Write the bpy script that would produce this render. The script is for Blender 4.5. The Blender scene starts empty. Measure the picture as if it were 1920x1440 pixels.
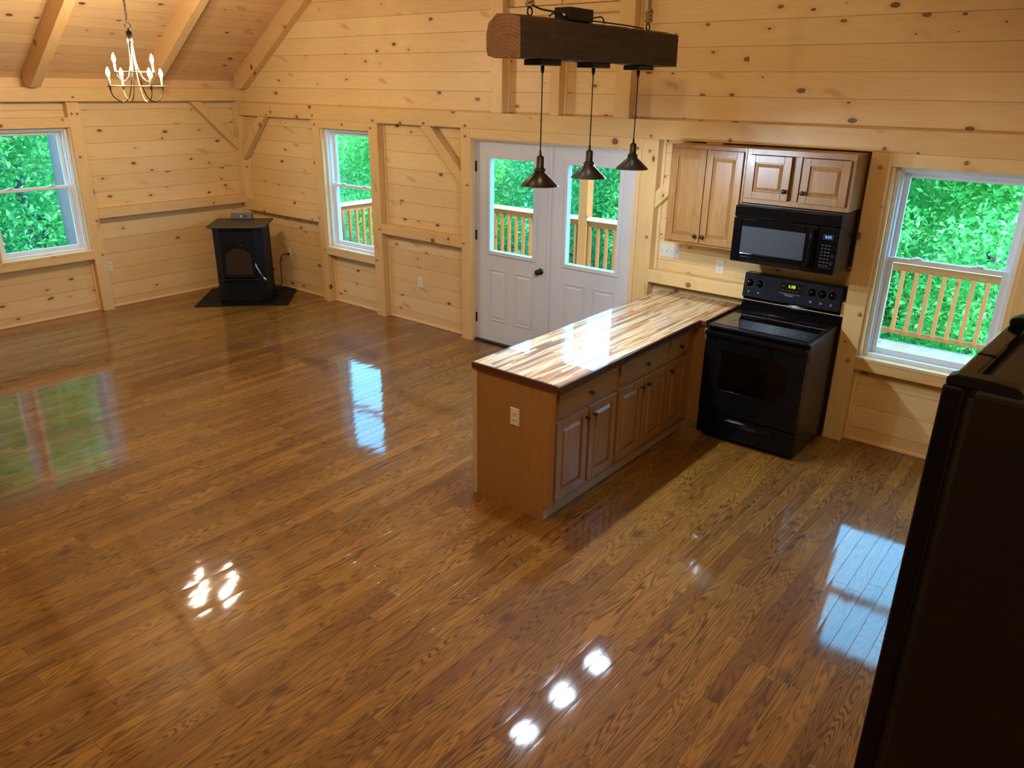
import bpy, bmesh, math, random
from mathutils import Vector, Matrix
random.seed(7)
S = bpy.context.scene
COL = S.collection
PI = math.pi

# ------------------------------------------------------------------ materials
class NT:
    """tiny helper around a node tree"""
    def __init__(s, name):
        s.m = bpy.data.materials.new(name); s.m.use_nodes = True
        s.t = s.m.node_tree; s.t.nodes.clear()
        s.out = s.t.nodes.new('ShaderNodeOutputMaterial')
    def n(s, kind, **kw):
        nd = s.t.nodes.new('ShaderNode' + kind)
        for k, v in kw.items(): setattr(nd, k, v)
        return nd
    def link(s, a, b): s.t.links.new(a, b)
    def put(s, sock, v):
        if hasattr(v, 'is_linked'): s.link(v, sock)
        else: sock.default_value = v
    def math(s, op, a, b=0.0, c=0.0, clamp=False):
        nd = s.n('Math', operation=op, use_clamp=clamp)
        s.put(nd.inputs[0], a); s.put(nd.inputs[1], b); s.put(nd.inputs[2], c)
        return nd.outputs[0]
    def rng(s, v, a, b, c=0.0, d=1.0, smooth=False):
        nd = s.n('MapRange', interpolation_type='SMOOTHSTEP' if smooth else 'LINEAR')
        s.put(nd.inputs[0], v)
        for i, x in enumerate((a, b, c, d)): s.put(nd.inputs[i + 1], x)
        return nd.outputs[0]
    def xyz(s, x, y, z=0.0):
        nd = s.n('CombineXYZ'); s.put(nd.inputs[0], x); s.put(nd.inputs[1], y); s.put(nd.inputs[2], z)
        return nd.outputs[0]
    def noise(s, vec, scale=1.0, detail=2.0, rough=0.5, dist=0.0, dim='3D'):
        nd = s.n('TexNoise', noise_dimensions=dim); s.put(nd.inputs['Vector'], vec)
        nd.inputs['Scale'].default_value = scale; nd.inputs['Detail'].default_value = detail
        nd.inputs['Roughness'].default_value = rough; nd.inputs['Distortion'].default_value = dist
        return nd.outputs[0]
    def white(s, v):
        nd = s.n('TexWhiteNoise', noise_dimensions='3D'); s.put(nd.inputs['Vector'], v); return nd.outputs[0]
    def mix(s, f, a, b, mode='MIX'):
        nd = s.n('Mix', data_type='RGBA', blend_type=mode); s.put(nd.inputs[0], f)
        for i, c in ((6, a), (7, b)):
            if isinstance(c, (tuple, list)): c = tuple(c)[:3] + (1.0,)
            s.put(nd.inputs[i], c)
        return nd.outputs[2]
    def coord(s, which='Object'):
        tc = s.n('TexCoord'); sp = s.n('SeparateXYZ'); s.link(tc.outputs[which], sp.inputs[0])
        return tc.outputs[which], sp.outputs[0], sp.outputs[1], sp.outputs[2]
    def bump(s, h, strength=0.3, dist=0.01):
        nd = s.n('Bump'); nd.inputs['Strength'].default_value = strength; nd.inputs['Distance'].default_value = dist
        s.put(nd.inputs['Height'], h); return nd.outputs[0]
    def bsdf(s, color, rough=0.5, metal=0.0, spec=0.5, coat=0.0, coat_rough=0.03, normal=None, coat_normal=None, **kw):
        b = s.n('BsdfPrincipled')
        if isinstance(color, (tuple, list)): color = tuple(color)[:3] + (1.0,)
        s.put(b.inputs['Base Color'], color); s.put(b.inputs['Roughness'], rough)
        s.put(b.inputs['Metallic'], metal); s.put(b.inputs['Specular IOR Level'], spec)
        s.put(b.inputs['Coat Weight'], coat); s.put(b.inputs['Coat Roughness'], coat_rough)
        if normal is not None: s.link(normal, b.inputs['Normal'])
        if coat_normal is not None: s.link(coat_normal, b.inputs['Coat Normal'])
        for k, v in kw.items(): s.put(b.inputs[k], v)
        s.link(b.outputs[0], s.out.inputs[0]); return b

def rgb(r, g, b):
    """sRGB 0..255 -> linear"""
    f = lambda c: (c / 255 / 12.92) if c / 255 <= 0.04045 else ((c / 255 + 0.055) / 1.055) ** 2.4
    return (f(r), f(g), f(b))

def plain(name, col, rough=0.5, metal=0.0, spec=0.5, coat=0.0, bumpy=0.0, bscale=60.0, cr=0.03):
    t = NT(name); nm = None
    v, x, y, z = t.coord()
    n = t.noise(v, bscale, 3.0)
    c = t.mix(t.rng(n, 0.3, 0.7), tuple(k * 0.93 for k in col), col)
    if bumpy: nm = t.bump(n, bumpy, 0.004)
    t.bsdf(c, rough, metal, spec, coat, cr, nm)
    return t.m

def emit(name, col, strength):
    t = NT(name); e = t.n('Emission'); e.inputs[0].default_value = tuple(col) + (1,); e.inputs[1].default_value = strength
    t.link(e.outputs[0], t.out.inputs[0]); return t.m

AX = {'x': 0, 'y': 1, 'z': 2}

def pine(name, along, across, width=None, off=0.0, base=(0.70, 0.485, 0.215), light=(0.79, 0.590, 0.305), knots=0.55, rnd_obj=False, third=None, coat=0.0):
    """knotty pine; width -> separate boards with V joints, None -> one solid timber"""
    t = NT(name)
    v, x, y, z = t.coord(); c3 = (x, y, z)
    u, w = c3[AX[along]], c3[AX[across]]
    rest = [c for i, c in enumerate(c3) if i not in (AX[along], AX[across])][0]
    if width:
        s = t.math('DIVIDE', t.math('SUBTRACT', w, off), width)
        idx = t.math('FLOOR', s); fr = t.math('FRACT', s)
        edge = t.math('MINIMUM', fr, t.math('SUBTRACT', 1.0, fr))
        seam = t.rng(edge, 0.004, 0.018, 1.0, 0.0, True)
        wl = t.math('MULTIPLY', fr, width)
    else:
        oi = t.n('ObjectInfo'); idx = t.math('MULTIPLY', oi.outputs['Random'], 313.0)
        seam = None; wl = t.math('ADD', w, t.math('MULTIPLY', rest, 0.6))
    r1 = t.white(t.xyz(idx, 3.3, 1.7)); r2 = t.white(t.xyz(idx, 9.1, 5.2))
    uu = t.math('ADD', u, t.math('MULTIPLY', r1, 57.0))
    # knots: 2D cells stretched along the board
    vor = t.n('TexVoronoi', voronoi_dimensions='2D', feature='F1')
    t.link(t.xyz(t.math('MULTIPLY', uu, 4.0), t.math('ADD', t.math('MULTIPLY', wl, 7.5), t.math('MULTIPLY', r2, 40.0))), vor.inputs['Vector'])
    vor.inputs['Scale'].default_value = 1.0; vor.inputs['Randomness'].default_value = 1.0
    d = vor.outputs['Distance']; sp = t.n('SeparateXYZ'); t.link(vor.outputs['Color'], sp.inputs[0])
    kr = t.rng(sp.outputs[0], 1.0 - knots * 0.7, 1.0, 0.0, 0.13)
    dn = t.math('ADD', d, t.math('MULTIPLY', t.math('SUBTRACT', t.noise(v, 40.0, 2.0), 0.5), 0.05))
    inside = t.math('SUBTRACT', kr, dn)          # > 0 inside the knot
    kmask = t.rng(inside, -0.008, 0.012, 0.0, 1.0, True)
    ring = t.rng(t.math('ABSOLUTE', inside), 0.0, 0.035, 1.0, 0.0, True)
    halo = t.math('MULTIPLY', t.rng(dn, 0.0, 0.42, 1.0, 0.0, True), t.rng(kr, 0.0, 0.06))
    # grain
    warp = t.noise(t.xyz(t.math('MULTIPLY', uu, 0.55), t.math('MULTIPLY', wl, 5.0), t.math('MULTIPLY', r2, 31.0)), 1.0, 2.0, 0.5)
    ph = t.math('ADD', t.math('MULTIPLY', warp, 26.0), t.math('MULTIPLY', halo, 2.6))
    g = t.math('SINE', t.math('MULTIPLY', ph, 3.2))
    g = t.rng(g, -1.0, 1.0)
    fine = t.noise(t.xyz(t.math('MULTIPLY', uu, 3.0), t.math('MULTIPLY', wl, 160.0), r1), 1.0, 3.0, 0.6)
    broad = t.noise(t.xyz(t.math('MULTIPLY', uu, 0.9), t.math('MULTIPLY', wl, 9.0), t.math('MULTIPLY', r1, 19.0)), 1.0, 2.0, 0.5)
    k = t.math('ADD', t.math('MULTIPLY', g, 0.26), t.math('ADD', t.math('MULTIPLY', fine, 0.35), t.math('MULTIPLY', broad, 0.55)))
    col = t.mix(t.rng(k, 0.3, 0.8), base, light)
    tone = t.mix(r2, tuple(a * b for a, b in zip(base, (0.90, 0.84, 0.74))), tuple(a * b for a, b in zip(light, (1.02, 1.0, 0.96))))
    col = t.mix(0.5, col, tone)
    col = t.mix(t.math('MULTIPLY', halo, 0.35), col, tuple(a * b for a, b in zip(base, (0.8, 0.66, 0.5))))
    # long reddish spike knots and resin smears
    v2 = t.n('TexVoronoi', voronoi_dimensions='2D', feature='F1')
    t.link(t.xyz(t.math('ADD', t.math('MULTIPLY', uu, 1.5), t.math('MULTIPLY', wl, 2.2)), t.math('ADD', t.math('MULTIPLY', wl, 2.6), t.math('MULTIPLY', r1, 30.0))), v2.inputs['Vector'])
    v2.inputs['Scale'].default_value = 1.0
    s2 = t.n('SeparateXYZ'); t.link(v2.outputs['Color'], s2.inputs[0])
    d2 = t.math('ADD', v2.outputs['Distance'], t.math('MULTIPLY', t.math('SUBTRACT', t.noise(v, 22.0, 3.0), 0.5), 0.10))
    smear = t.math('MULTIPLY', t.rng(d2, 0.03, 0.12, 1.0, 0.0, True), t.rng(s2.outputs[0], 0.55, 0.75))
    col = t.mix(t.math('MULTIPLY', smear, 0.5), col, (0.46, 0.22, 0.075))
    kc = t.mix(sp.outputs[1], (0.27, 0.105, 0.032), (0.10, 0.042, 0.015))
    col = t.mix(t.math('MULTIPLY', kmask, 0.92), col, kc)
    col = t.mix(t.math('MULTIPLY', t.math('MULTIPLY', ring, kmask), 0.7), col, (0.05, 0.022, 0.01))
    h = t.math('MULTIPLY', fine, 0.06)
    if seam is not None:
        col = t.mix(t.math('MULTIPLY', seam, 0.62), col, (0.13, 0.065, 0.024))
        h = t.math('SUBTRACT', h, seam)
    t.bsdf(col, 0.42, 0.0, 0.4, coat, 0.15, t.bump(h, 0.35, 0.004))
    return t.m

def oak(name, along, across, base=(0.255, 0.118, 0.030), light=(0.37, 0.190, 0.060), rough=0.36, scale=1.0):
    t = NT(name); v, x, y, z = t.coord(); c3 = (x, y, z)
    u = c3[AX[along]]; w = c3[AX[across]]
    rest = [c for i, c in enumerate(c3) if i not in (AX[along], AX[across])][0]
    oi = t.n('ObjectInfo'); r = t.math('MULTIPLY', oi.outputs['Random'], 77.0)
    uu = t.math('ADD', u, r); ww = t.math('ADD', w, t.math('MULTIPLY', rest, 0.8))
    n = t.noise(t.xyz(t.math('MULTIPLY', uu, 1.3 * scale), t.math('MULTIPLY', ww, 12.0 * scale), r), 1.0, 2.0)
    g = t.rng(t.math('SINE', t.math('MULTIPLY', n, 60.0)), -1.0, 1.0)
    g = t.math('POWER', g, 1.6)
    f = t.noise(t.xyz(t.math('MULTIPLY', uu, 9.0), t.math('MULTIPLY', ww, 420.0), 1.0), 1.0, 2.0, 0.6)
    b = t.noise(t.xyz(t.math('MULTIPLY', uu, 1.0), t.math('MULTIPLY', ww, 22.0), 3.0), 1.0, 2.0)
    k = t.math('ADD', t.math('MULTIPLY', g, 0.2), t.math('ADD', t.math('MULTIPLY', f, 0.5), t.math('MULTIPLY', b, 0.4)))
    col = t.mix(t.rng(k, 0.3, 0.8), base, light)
    t.bsdf(col, rough, 0.0, 0.5, 0.25, 0.2, t.bump(f, 0.08, 0.002))
    return t.m

def floor_material():
    t = NT('oak_strip_floor'); v, x, y, z = t.coord()
    W = 0.083
    s = t.math('DIVIDE', x, W); i = t.math('FLOOR', s); fx = t.math('FRACT', s)
    r0 = t.white(t.xyz(i, 0.5, 0.5))
    L = t.math('ADD', 0.75, t.math('MULTIPLY', t.white(t.xyz(i, 7.5, 2.5)), 0.75))
    q = t.math('DIVIDE', t.math('ADD', y, t.math('MULTIPLY', r0, 9.0)), L)
    j = t.math('FLOOR', q); fy = t.math('FRACT', q)
    r1 = t.white(t.xyz(i, j, 1.5)); r2 = t.white(t.xyz(i, j, 4.5)); r3 = t.white(t.xyz(i, j, 8.5))
    ex = t.math('MULTIPLY', t.math('MINIMUM', fx, t.math('SUBTRACT', 1.0, fx)), W)
    ey = t.math('MULTIPLY', t.math('MINIMUM', fy, t.math('SUBTRACT', 1.0, fy)), L)
    e = t.math('MINIMUM', ex, ey)
    seam = t.rng(e, 0.0003, 0.0015, 1.0, 0.0, True)
    lx = t.math('ADD', t.math('MULTIPLY', fx, W), t.math('MULTIPLY', r1, 23.0))
    ly = t.math('ADD', y, t.math('MULTIPLY', r2, 41.0))
    # cathedral figure: contour lines of a stretched smooth noise
    n = t.noise(t.xyz(t.math('MULTIPLY', lx, 15.0), t.math('MULTIPLY', ly, 1.25), t.math('MULTIPLY', r3, 50.0)), 1.0, 1.3, 0.4, 0.2)
    jit = t.noise(t.xyz(t.math('MULTIPLY', lx, 60.0), t.math('MULTIPLY', ly, 14.0), 0.0), 1.0, 2.0)
    freq = t.math('ADD', 70.0, t.math('MULTIPLY', r1, 75.0))
    ph = t.math('ADD', t.math('MULTIPLY', n, freq), t.math('MULTIPLY', jit, 1.5))
    g = t.rng(t.math('SINE', ph), -1.0, 1.0)
    g = t.math('POWER', g, 2.2)
    pores = t.noise(t.xyz(t.math('MULTIPLY', lx, 900.0), t.math('MULTIPLY', ly, 32.0), 0.0), 1.0, 2.0, 0.6)
    pores = t.rng(pores, 0.42, 0.7)
    broad = t.noise(t.xyz(t.math('MULTIPLY', lx, 9.0), t.math('MULTIPLY', ly, 1.0), r3), 1.0, 3.0)
    blotch = t.noise(v, 1.1, 3.0, 0.6)
    light = t.mix(r2, (0.345, 0.160, 0.024), (0.205, 0.083, 0.012))
    dark = t.mix(r3, (0.048, 0.017, 0.004), (0.026, 0.009, 0.002))
    amt = t.math('MULTIPLY', g, t.rng(broad, 0.25, 0.7, 0.35, 1.0))
    amt = t.math('ADD', t.math('MULTIPLY', amt, 0.82), t.math('MULTIPLY', pores, 0.26), clamp=True)
    col = t.mix(amt, light, dark)
    col = t.mix(t.rng(blotch, 0.55, 0.75, 0.0, 0.35), col, (0.12, 0.045, 0.012))
    kv = t.n('TexVoronoi', voronoi_dimensions='2D'); t.link(t.xyz(t.math('MULTIPLY', x, 1.6), t.math('MULTIPLY', y, 0.9)), kv.inputs['Vector']); kv.inputs['Scale'].default_value = 1.0
    ks = t.n('SeparateXYZ'); t.link(kv.outputs['Color'], ks.inputs[0])
    km = t.math('MULTIPLY', t.rng(kv.outputs['Distance'], 0.0, 0.085, 1.0, 0.0, True), t.rng(ks.outputs[0], 0.55, 0.7))
    col = t.mix(t.math('MULTIPLY', km, 0.8), col, (0.045, 0.018, 0.007))
    col = t.mix(t.math('MULTIPLY', seam, 0.75), col, (0.03, 0.012, 0.004))
    # lacquer: each strip cups and tilts a little, the finish is slightly orange-peeled
    cup = t.math('MULTIPLY', t.math('POWER', t.math('ABSOLUTE', t.math('SUBTRACT', fx, 0.5)), 2.0), -1.1)
    tilt = t.math('MULTIPLY', t.math('MULTIPLY', t.math('SUBTRACT', r1, 0.5), fx), 2.2)
    wav = t.noise(t.xyz(t.math('MULTIPLY', x, 9.0), t.math('MULTIPLY', y, 3.0), 0.0), 1.0, 2.0)
    peel = t.noise(v, 130.0, 2.0, 0.6)
    h = t.math('ADD', t.math('ADD', cup, tilt), t.math('ADD', t.math('MULTIPLY', wav, 0.7), t.math('MULTIPLY', peel, 0.10)))
    h = t.math('SUBTRACT', h, t.math('MULTIPLY', seam, 0.9))
    nm = t.bump(h, 1.0, 0.00055)
    rg = t.rng(t.noise(v, 5.0, 3.0), 0.3, 0.7, 0.035, 0.075)
    nm2 = t.bump(t.math('SUBTRACT', t.math('MULTIPLY', pores, -0.35), seam), 0.5, 0.0008)
    t.bsdf(col, 0.5, 0.0, 0.12, 1.0, rg, nm2, nm)
    return t.m

def counter_material():
    t = NT('epoxied_strip_wood'); v, x, y, z = t.coord()
    W = 0.029
    # strips with wandering edges
    xw = t.math('ADD', x, t.math('MULTIPLY', t.math('SUBTRACT', t.noise(t.xyz(t.math('MULTIPLY', x, 3.0), t.math('MULTIPLY', y, 2.2)), 1.0, 2.0), 0.5), 0.03))
    s = t.math('DIVIDE', xw, W); i = t.math('FLOOR', s); fx = t.math('FRACT', s)
    r0 = t.white(t.xyz(i, 0.5, 0.5))
    q = t.math('DIVIDE', t.math('ADD', y, t.math('MULTIPLY', r0, 7.0)), 0.62)
    j = t.math('FLOOR', q); r1 = t.white(t.xyz(i, j, 2.5)); r2 = t.white(t.xyz(i, j, 6.5))
    lx = t.math('ADD', xw, t.math('MULTIPLY', r1, 11.0)); ly = t.math('ADD', y, t.math('MULTIPLY', r2, 13.0))
    n = t.noise(t.xyz(t.math('MULTIPLY', lx, 46.0), t.math('MULTIPLY', ly, 1.7), 0.0), 1.0, 3.0, 0.55)
    n2 = t.noise(t.xyz(t.math('MULTIPLY', lx, 150.0), t.math('MULTIPLY', ly, 3.5), 5.0), 1.0, 2.0)
    ramp = t.n('ValToRGB'); cr = ramp.color_ramp; cr.interpolation = 'LINEAR'
    for p, c in ((0.0, (0.07, 0.03, 0.012)), (0.33, (0.16, 0.075, 0.03)), (0.42, (0.40, 0.20, 0.07)), (0.50, (0.62, 0.46, 0.25)), (0.66, (0.68, 0.57, 0.36)), (0.78, (0.36, 0.19, 0.075)), (1.0, (0.14, 0.06, 0.025))):
        el = cr.elements.new(p) if p not in (0.0, 1.0) else cr.elements[0 if p == 0 else -1]
        el.color = c + (1,)
    k = t.math('ADD', t.math('MULTIPLY', n, 0.78), t.math('ADD', t.math('MULTIPLY', r1, 0.22), t.math('MULTIPLY', n2, 0.14)))
    t.link(t.rng(k, 0.22, 0.92), ramp.inputs[0])
    red = t.math('MULTIPLY', t.rng(r2, 0.72, 0.8), t.rng(n, 0.45, 0.62, 1.0, 0.0, True))
    col = t.mix(t.math('MULTIPLY', red, 0.75), ramp.outputs[0], (0.38, 0.11, 0.035))
    grey = t.math('MULTIPLY', t.rng(r1, 0.8, 0.86), 0.55)
    col = t.mix(grey, col, (0.42, 0.35, 0.26))
    e = t.math('MINIMUM', fx, t.math('SUBTRACT', 1.0, fx))
    col = t.mix(t.rng(e, 0.0, 0.07, 0.45, 0.0), col, (0.2, 0.09, 0.04))
    wav = t.bump(t.noise(v, 2.0, 1.0), 0.10, 0.004)
    t.bsdf(col, 0.4, 0.0, 0.5, 1.0, 0.012, None, wav, **{'Coat IOR': 1.75})
    return t.m

def foliage_material(name, a, b, c):
    t = NT(name); g = t.n('NewGeometry'); r = g.outputs['Random Per Island']
    v, x, y, z = t.coord()
    n = t.noise(v, 0.9, 2.0)
    col = t.mix(t.rng(t.math('ADD', t.math('MULTIPLY', r, 0.6), t.math('MULTIPLY', n, 0.6)), 0.2, 0.9), a, b)
    col = t.mix(t.rng(r, 0.86, 1.0, 0.0, 0.8), col, c)
    d = t.n('BsdfDiffuse'); t.link(col, d.inputs[0])
    tr = t.n('BsdfTranslucent'); t.link(col, tr.inputs[0])
    gl = t.n('BsdfGlossy'); gl.inputs['Roughness'].default_value = 0.35; gl.inputs[0].default_value = (1, 1, 1, 1)
    m1 = t.n('MixShader'); m1.inputs[0].default_value = 0.45; t.link(d.outputs[0], m1.inputs[1]); t.link(tr.outputs[0], m1.inputs[2])
    m2 = t.n('MixShader'); m2.inputs[0].default_value = 0.03; t.link(m1.outputs[0], m2.inputs[1]); t.link(gl.outputs[0], m2.inputs[2])
    t.link(m2.outputs[0], t.out.inputs[0]); return t.m

def glass_material():
    t = NT('window_glass'); tr = t.n('BsdfTransparent'); tr.inputs[0].default_value = (0.95, 0.985, 0.98, 1)
    gl = t.n('BsdfGlossy'); gl.inputs['Roughness'].default_value = 0.0
    fr = t.n('Fresnel'); fr.inputs[0].default_value = 1.45
    g = t.n('NewGeometry')
    k = t.math('MULTIPLY', fr.outputs[0], t.math('SUBTRACT', 1.0, g.outputs['Backfacing']))
    m = t.n('MixShader'); t.link(k, m.inputs[0]); t.link(tr.outputs[0], m.inputs[1]); t.link(gl.outputs[0], m.inputs[2])
    t.link(m.outputs[0], t.out.inputs[0]); return t.m

M = {}
M['board_back'] = pine('pine_boards_back', 'x', 'z', 0.176, 0.110)
M['board_gable'] = pine('pine_boards_gable', 'x', 'z', 0.176, 2.314 - 0.176 * 8, knots=0.42)
M['board_left'] = pine('pine_boards_left', 'y', 'z', 0.178, 1.702 - 0.178 * 9)
M['board_ceiling'] = pine('pine_boards_ceiling', 'y', 'x', 0.125, 0.0, base=(0.68, 0.43, 0.21), light=(0.78, 0.54, 0.29), knots=0.3)
M['timber'] = pine('pine_timber', 'x', 'y', base=(0.68, 0.45, 0.18), light=(0.76, 0.555, 0.27), knots=0.32)
M['trim_pine'] = pine('pine_trim', 'x', 'z', base=(0.76, 0.51, 0.25), light=(0.84, 0.61, 0.34), knots=0.15)
M['trim_pine_y'] = pine('pine_trim_lengthwise', 'y', 'z', base=(0.76, 0.51, 0.25), light=(0.84, 0.61, 0.34), knots=0.15)
M['trim_pine_z'] = pine('pine_trim_upright', 'z', 'x', base=(0.76, 0.51, 0.25), light=(0.84, 0.61, 0.34), knots=0.15)
M['peg'] = plain('peg_wood', (0.42, 0.20, 0.08), 0.5)
M['floor'] = floor_material()
M['counter'] = counter_material()
M['bark_edge'] = plain('stained_counter_edge', (0.075, 0.022, 0.014), 0.3, coat=1.0, bumpy=0.3, bscale=30)
M['oak_z'] = oak('cabinet_oak_upright', 'z', 'x')
M['oak_zy'] = oak('cabinet_oak_upright_side', 'z', 'y')
M['oak_x'] = oak('cabinet_oak_level', 'x', 'z')
M['oak_y'] = oak('cabinet_oak_level_side', 'y', 'z')
M['oak_panel'] = oak('cabinet_end_veneer', 'z', 'x', (0.29, 0.15, 0.052), (0.345, 0.19, 0.072), 0.4, 0.6)
M['birch'] = plain('raw_birch', (0.60, 0.46, 0.29), 0.55)
M['vinyl'] = plain('white_vinyl', (0.80, 0.80, 0.80), 0.35)
M['door_white'] = plain('painted_steel_door', (0.62, 0.625, 0.635), 0.42)
M['glass'] = glass_material()
M['black_metal'] = plain('black_metal', (0.012, 0.011, 0.011), 0.38, 0.3)
M['gun_metal'] = plain('gunmetal_knob', (0.05, 0.048, 0.05), 0.28, 0.9)
M['bronze'] = plain('dark_bronze_shade', (0.042, 0.034, 0.026), 0.34, 0.55, bumpy=0.03)
M['shade_in'] = plain('shade_inner', (0.55, 0.53, 0.50), 0.5)
M['cord_black'] = plain('black_cord', (0.012, 0.010, 0.010), 0.6)
M['app_gloss'] = plain('glossy_black_enamel', (0.003, 0.003, 0.004), 0.06, spec=0.2)
M['app_satin'] = plain('satin_black_enamel', (0.005, 0.005, 0.006), 0.25, spec=0.2)
M['app_side'] = plain('textured_black_side', (0.008, 0.007, 0.006), 0.3, spec=0.32, bumpy=0.05, bscale=300)
M['app_glass'] = plain('black_glass', (0.004, 0.004, 0.006), 0.03)
M['panel_blue'] = plain('dark_blue_black_panel', (0.004, 0.007, 0.016), 0.28, spec=0.3)
M['mesh_window'] = plain('microwave_window_mesh', (0.045, 0.055, 0.065), 0.28)
M['chrome_line'] = plain('light_metal', (0.6, 0.6, 0.6), 0.25, 1.0)
M['mark'] = plain('printed_grey_mark', (0.45, 0.48, 0.52), 0.6)
M['mark_dim'] = plain('printed_dim_mark', (0.055, 0.06, 0.07), 0.6)
M['stove'] = plain('matte_black_stove', (0.008, 0.008, 0.010), 0.5, spec=0.12, bumpy=0.1, bscale=200)
M['stove_top'] = plain('warm_black_stove_top', (0.030, 0.022, 0.017), 0.42, bumpy=0.1, bscale=200)
M['stove_glass'] = plain('sooty_stove_glass', (0.028, 0.019, 0.014), 0.25)
M['ivory'] = plain('ivory_plastic', (0.74, 0.71, 0.60), 0.35)
M['slot'] = plain('dark_slot', (0.03, 0.03, 0.028), 0.6)
M['grey_plastic'] = plain('grey_plastic', (0.10, 0.10, 0.105), 0.4)
M['white_plastic'] = plain('white_plastic', (0.78, 0.77, 0.74), 0.4)
M['brass'] = plain('pale_brass', (0.34, 0.28, 0.17), 0.4, 1.0)
M['candle'] = plain('candle_sleeve', (0.85, 0.80, 0.66), 0.4)
M['rope'] = plain('hemp_rope', (0.30, 0.20, 0.10), 0.8, bumpy=0.6, bscale=160)
M['bulb_warm'] = emit('lit_warm_bulb', (1.0, 0.80, 0.55), 60.0)
M['bulb_cool'] = emit('lit_cool_bulb', (0.78, 0.88, 1.0), 45.0)
M['led_green'] = emit('green_digits', (0.35, 1.0, 0.04), 3.0)
M['led_blue'] = emit('blue_digits', (0.22, 0.42, 1.0), 3.0)
M['led_back_blue'] = plain('blue_display_back', (0.012, 0.02, 0.06), 0.3)
M['cedar'] = pine('cedar_rail', 'z', 'x', base=(0.46, 0.135, 0.038), light=(0.54, 0.18, 0.058), knots=0.1)
M['cedar_x'] = pine('cedar_rail_level', 'x', 'z', base=(0.46, 0.135, 0.038), light=(0.54, 0.18, 0.058), knots=0.1)
M['cedar_top_sunlit'] = pine('cedar_cap_sunlit', 'x', 'y', base=(0.85, 0.55, 0.38), light=(0.90, 0.66, 0.48), knots=0.1)  # cap near white: sunlight on the rail tops put into the colour
M['deck'] = pine('deck_boards', 'y', 'x', 0.14, 0.02, base=(0.30, 0.235, 0.19), light=(0.38, 0.30, 0.25), knots=0.1)
M['leaf_a'] = foliage_material('leaves_fresh', (0.09, 0.38, 0.12), (0.17, 0.62, 0.18), (0.40, 0.82, 0.22))
M['leaf_b'] = foliage_material('leaves_cool', (0.07, 0.34, 0.15), (0.13, 0.60, 0.25), (0.28, 0.78, 0.30))
M['leaf_c'] = foliage_material('leaves_bright', (0.12, 0.46, 0.13), (0.24, 0.70, 0.18), (0.56, 0.88, 0.30))
M['bark'] = plain('tree_bark', (0.13, 0.11, 0.11), 0.9, bumpy=1.0, bscale=14)

def ground_material():
    t = NT('forest_floor'); v, x, y, z = t.coord()
    n = t.noise(v, 2.5, 6.0, 0.65)
    col = t.mix(t.rng(n, 0.35, 0.7), (0.018, 0.085, 0.045), (0.06, 0.22, 0.08))
    t.bsdf(col, 0.9, 0.0, 0.1, normal=t.bump(n, 1.0, 0.3)); return t.m
M['ground'] = ground_material()

def beam_material():
    t = NT('old_hewn_beam'); v, x, y, z = t.coord()
    w = t.math('ADD', z, t.math('MULTIPLY', x, 0.7))
    n = t.noise(t.xyz(t.math('MULTIPLY', y, 1.6), t.math('MULTIPLY', w, 30.0), 0.0), 1.0, 5.0, 0.6)
    b = t.noise(v, 6.0, 4.0, 0.6)
    col = t.mix(t.rng(n, 0.3, 0.75), (0.030, 0.018, 0.011), (0.070, 0.044, 0.028))
    col = t.mix(t.rng(b, 0.55, 0.8, 0.0, 0.5), col, (0.085, 0.05, 0.03))
    t.bsdf(col, 0.6, 0.0, 0.3, normal=t.bump(t.math('ADD', n, b), 0.6, 0.008)); return t.m
M['hewn'] = beam_material()
def endgrain():
    t = NT('beam_end_grain'); v, x, y, z = t.coord()
    r = t.n('TexWave', wave_type='RINGS', rings_direction='Y'); mp = t.n('Mapping'); mp.inputs['Location'].default_value = (-0.02, 0, 0.03)
    t.link(v, mp.inputs[0]); t.link(mp.outputs[0], r.inputs[0]); r.inputs['Scale'].default_value = 18; r.inputs['Distortion'].default_value = 3; r.inputs['Detail'].default_value = 3
    n = t.noise(v, 25.0, 4.0)
    col = t.mix(r.outputs[1], (0.19, 0.098, 0.052), (0.24, 0.13, 0.072))
    col = t.mix(t.rng(n, 0.5, 0.8, 0.0, 0.7), col, (0.09, 0.045, 0.025))
    t.bsdf(col, 0.7, 0.0, 0.2, normal=t.bump(n, 0.5, 0.005)); return t.m
M['end_grain'] = endgrain()

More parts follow.
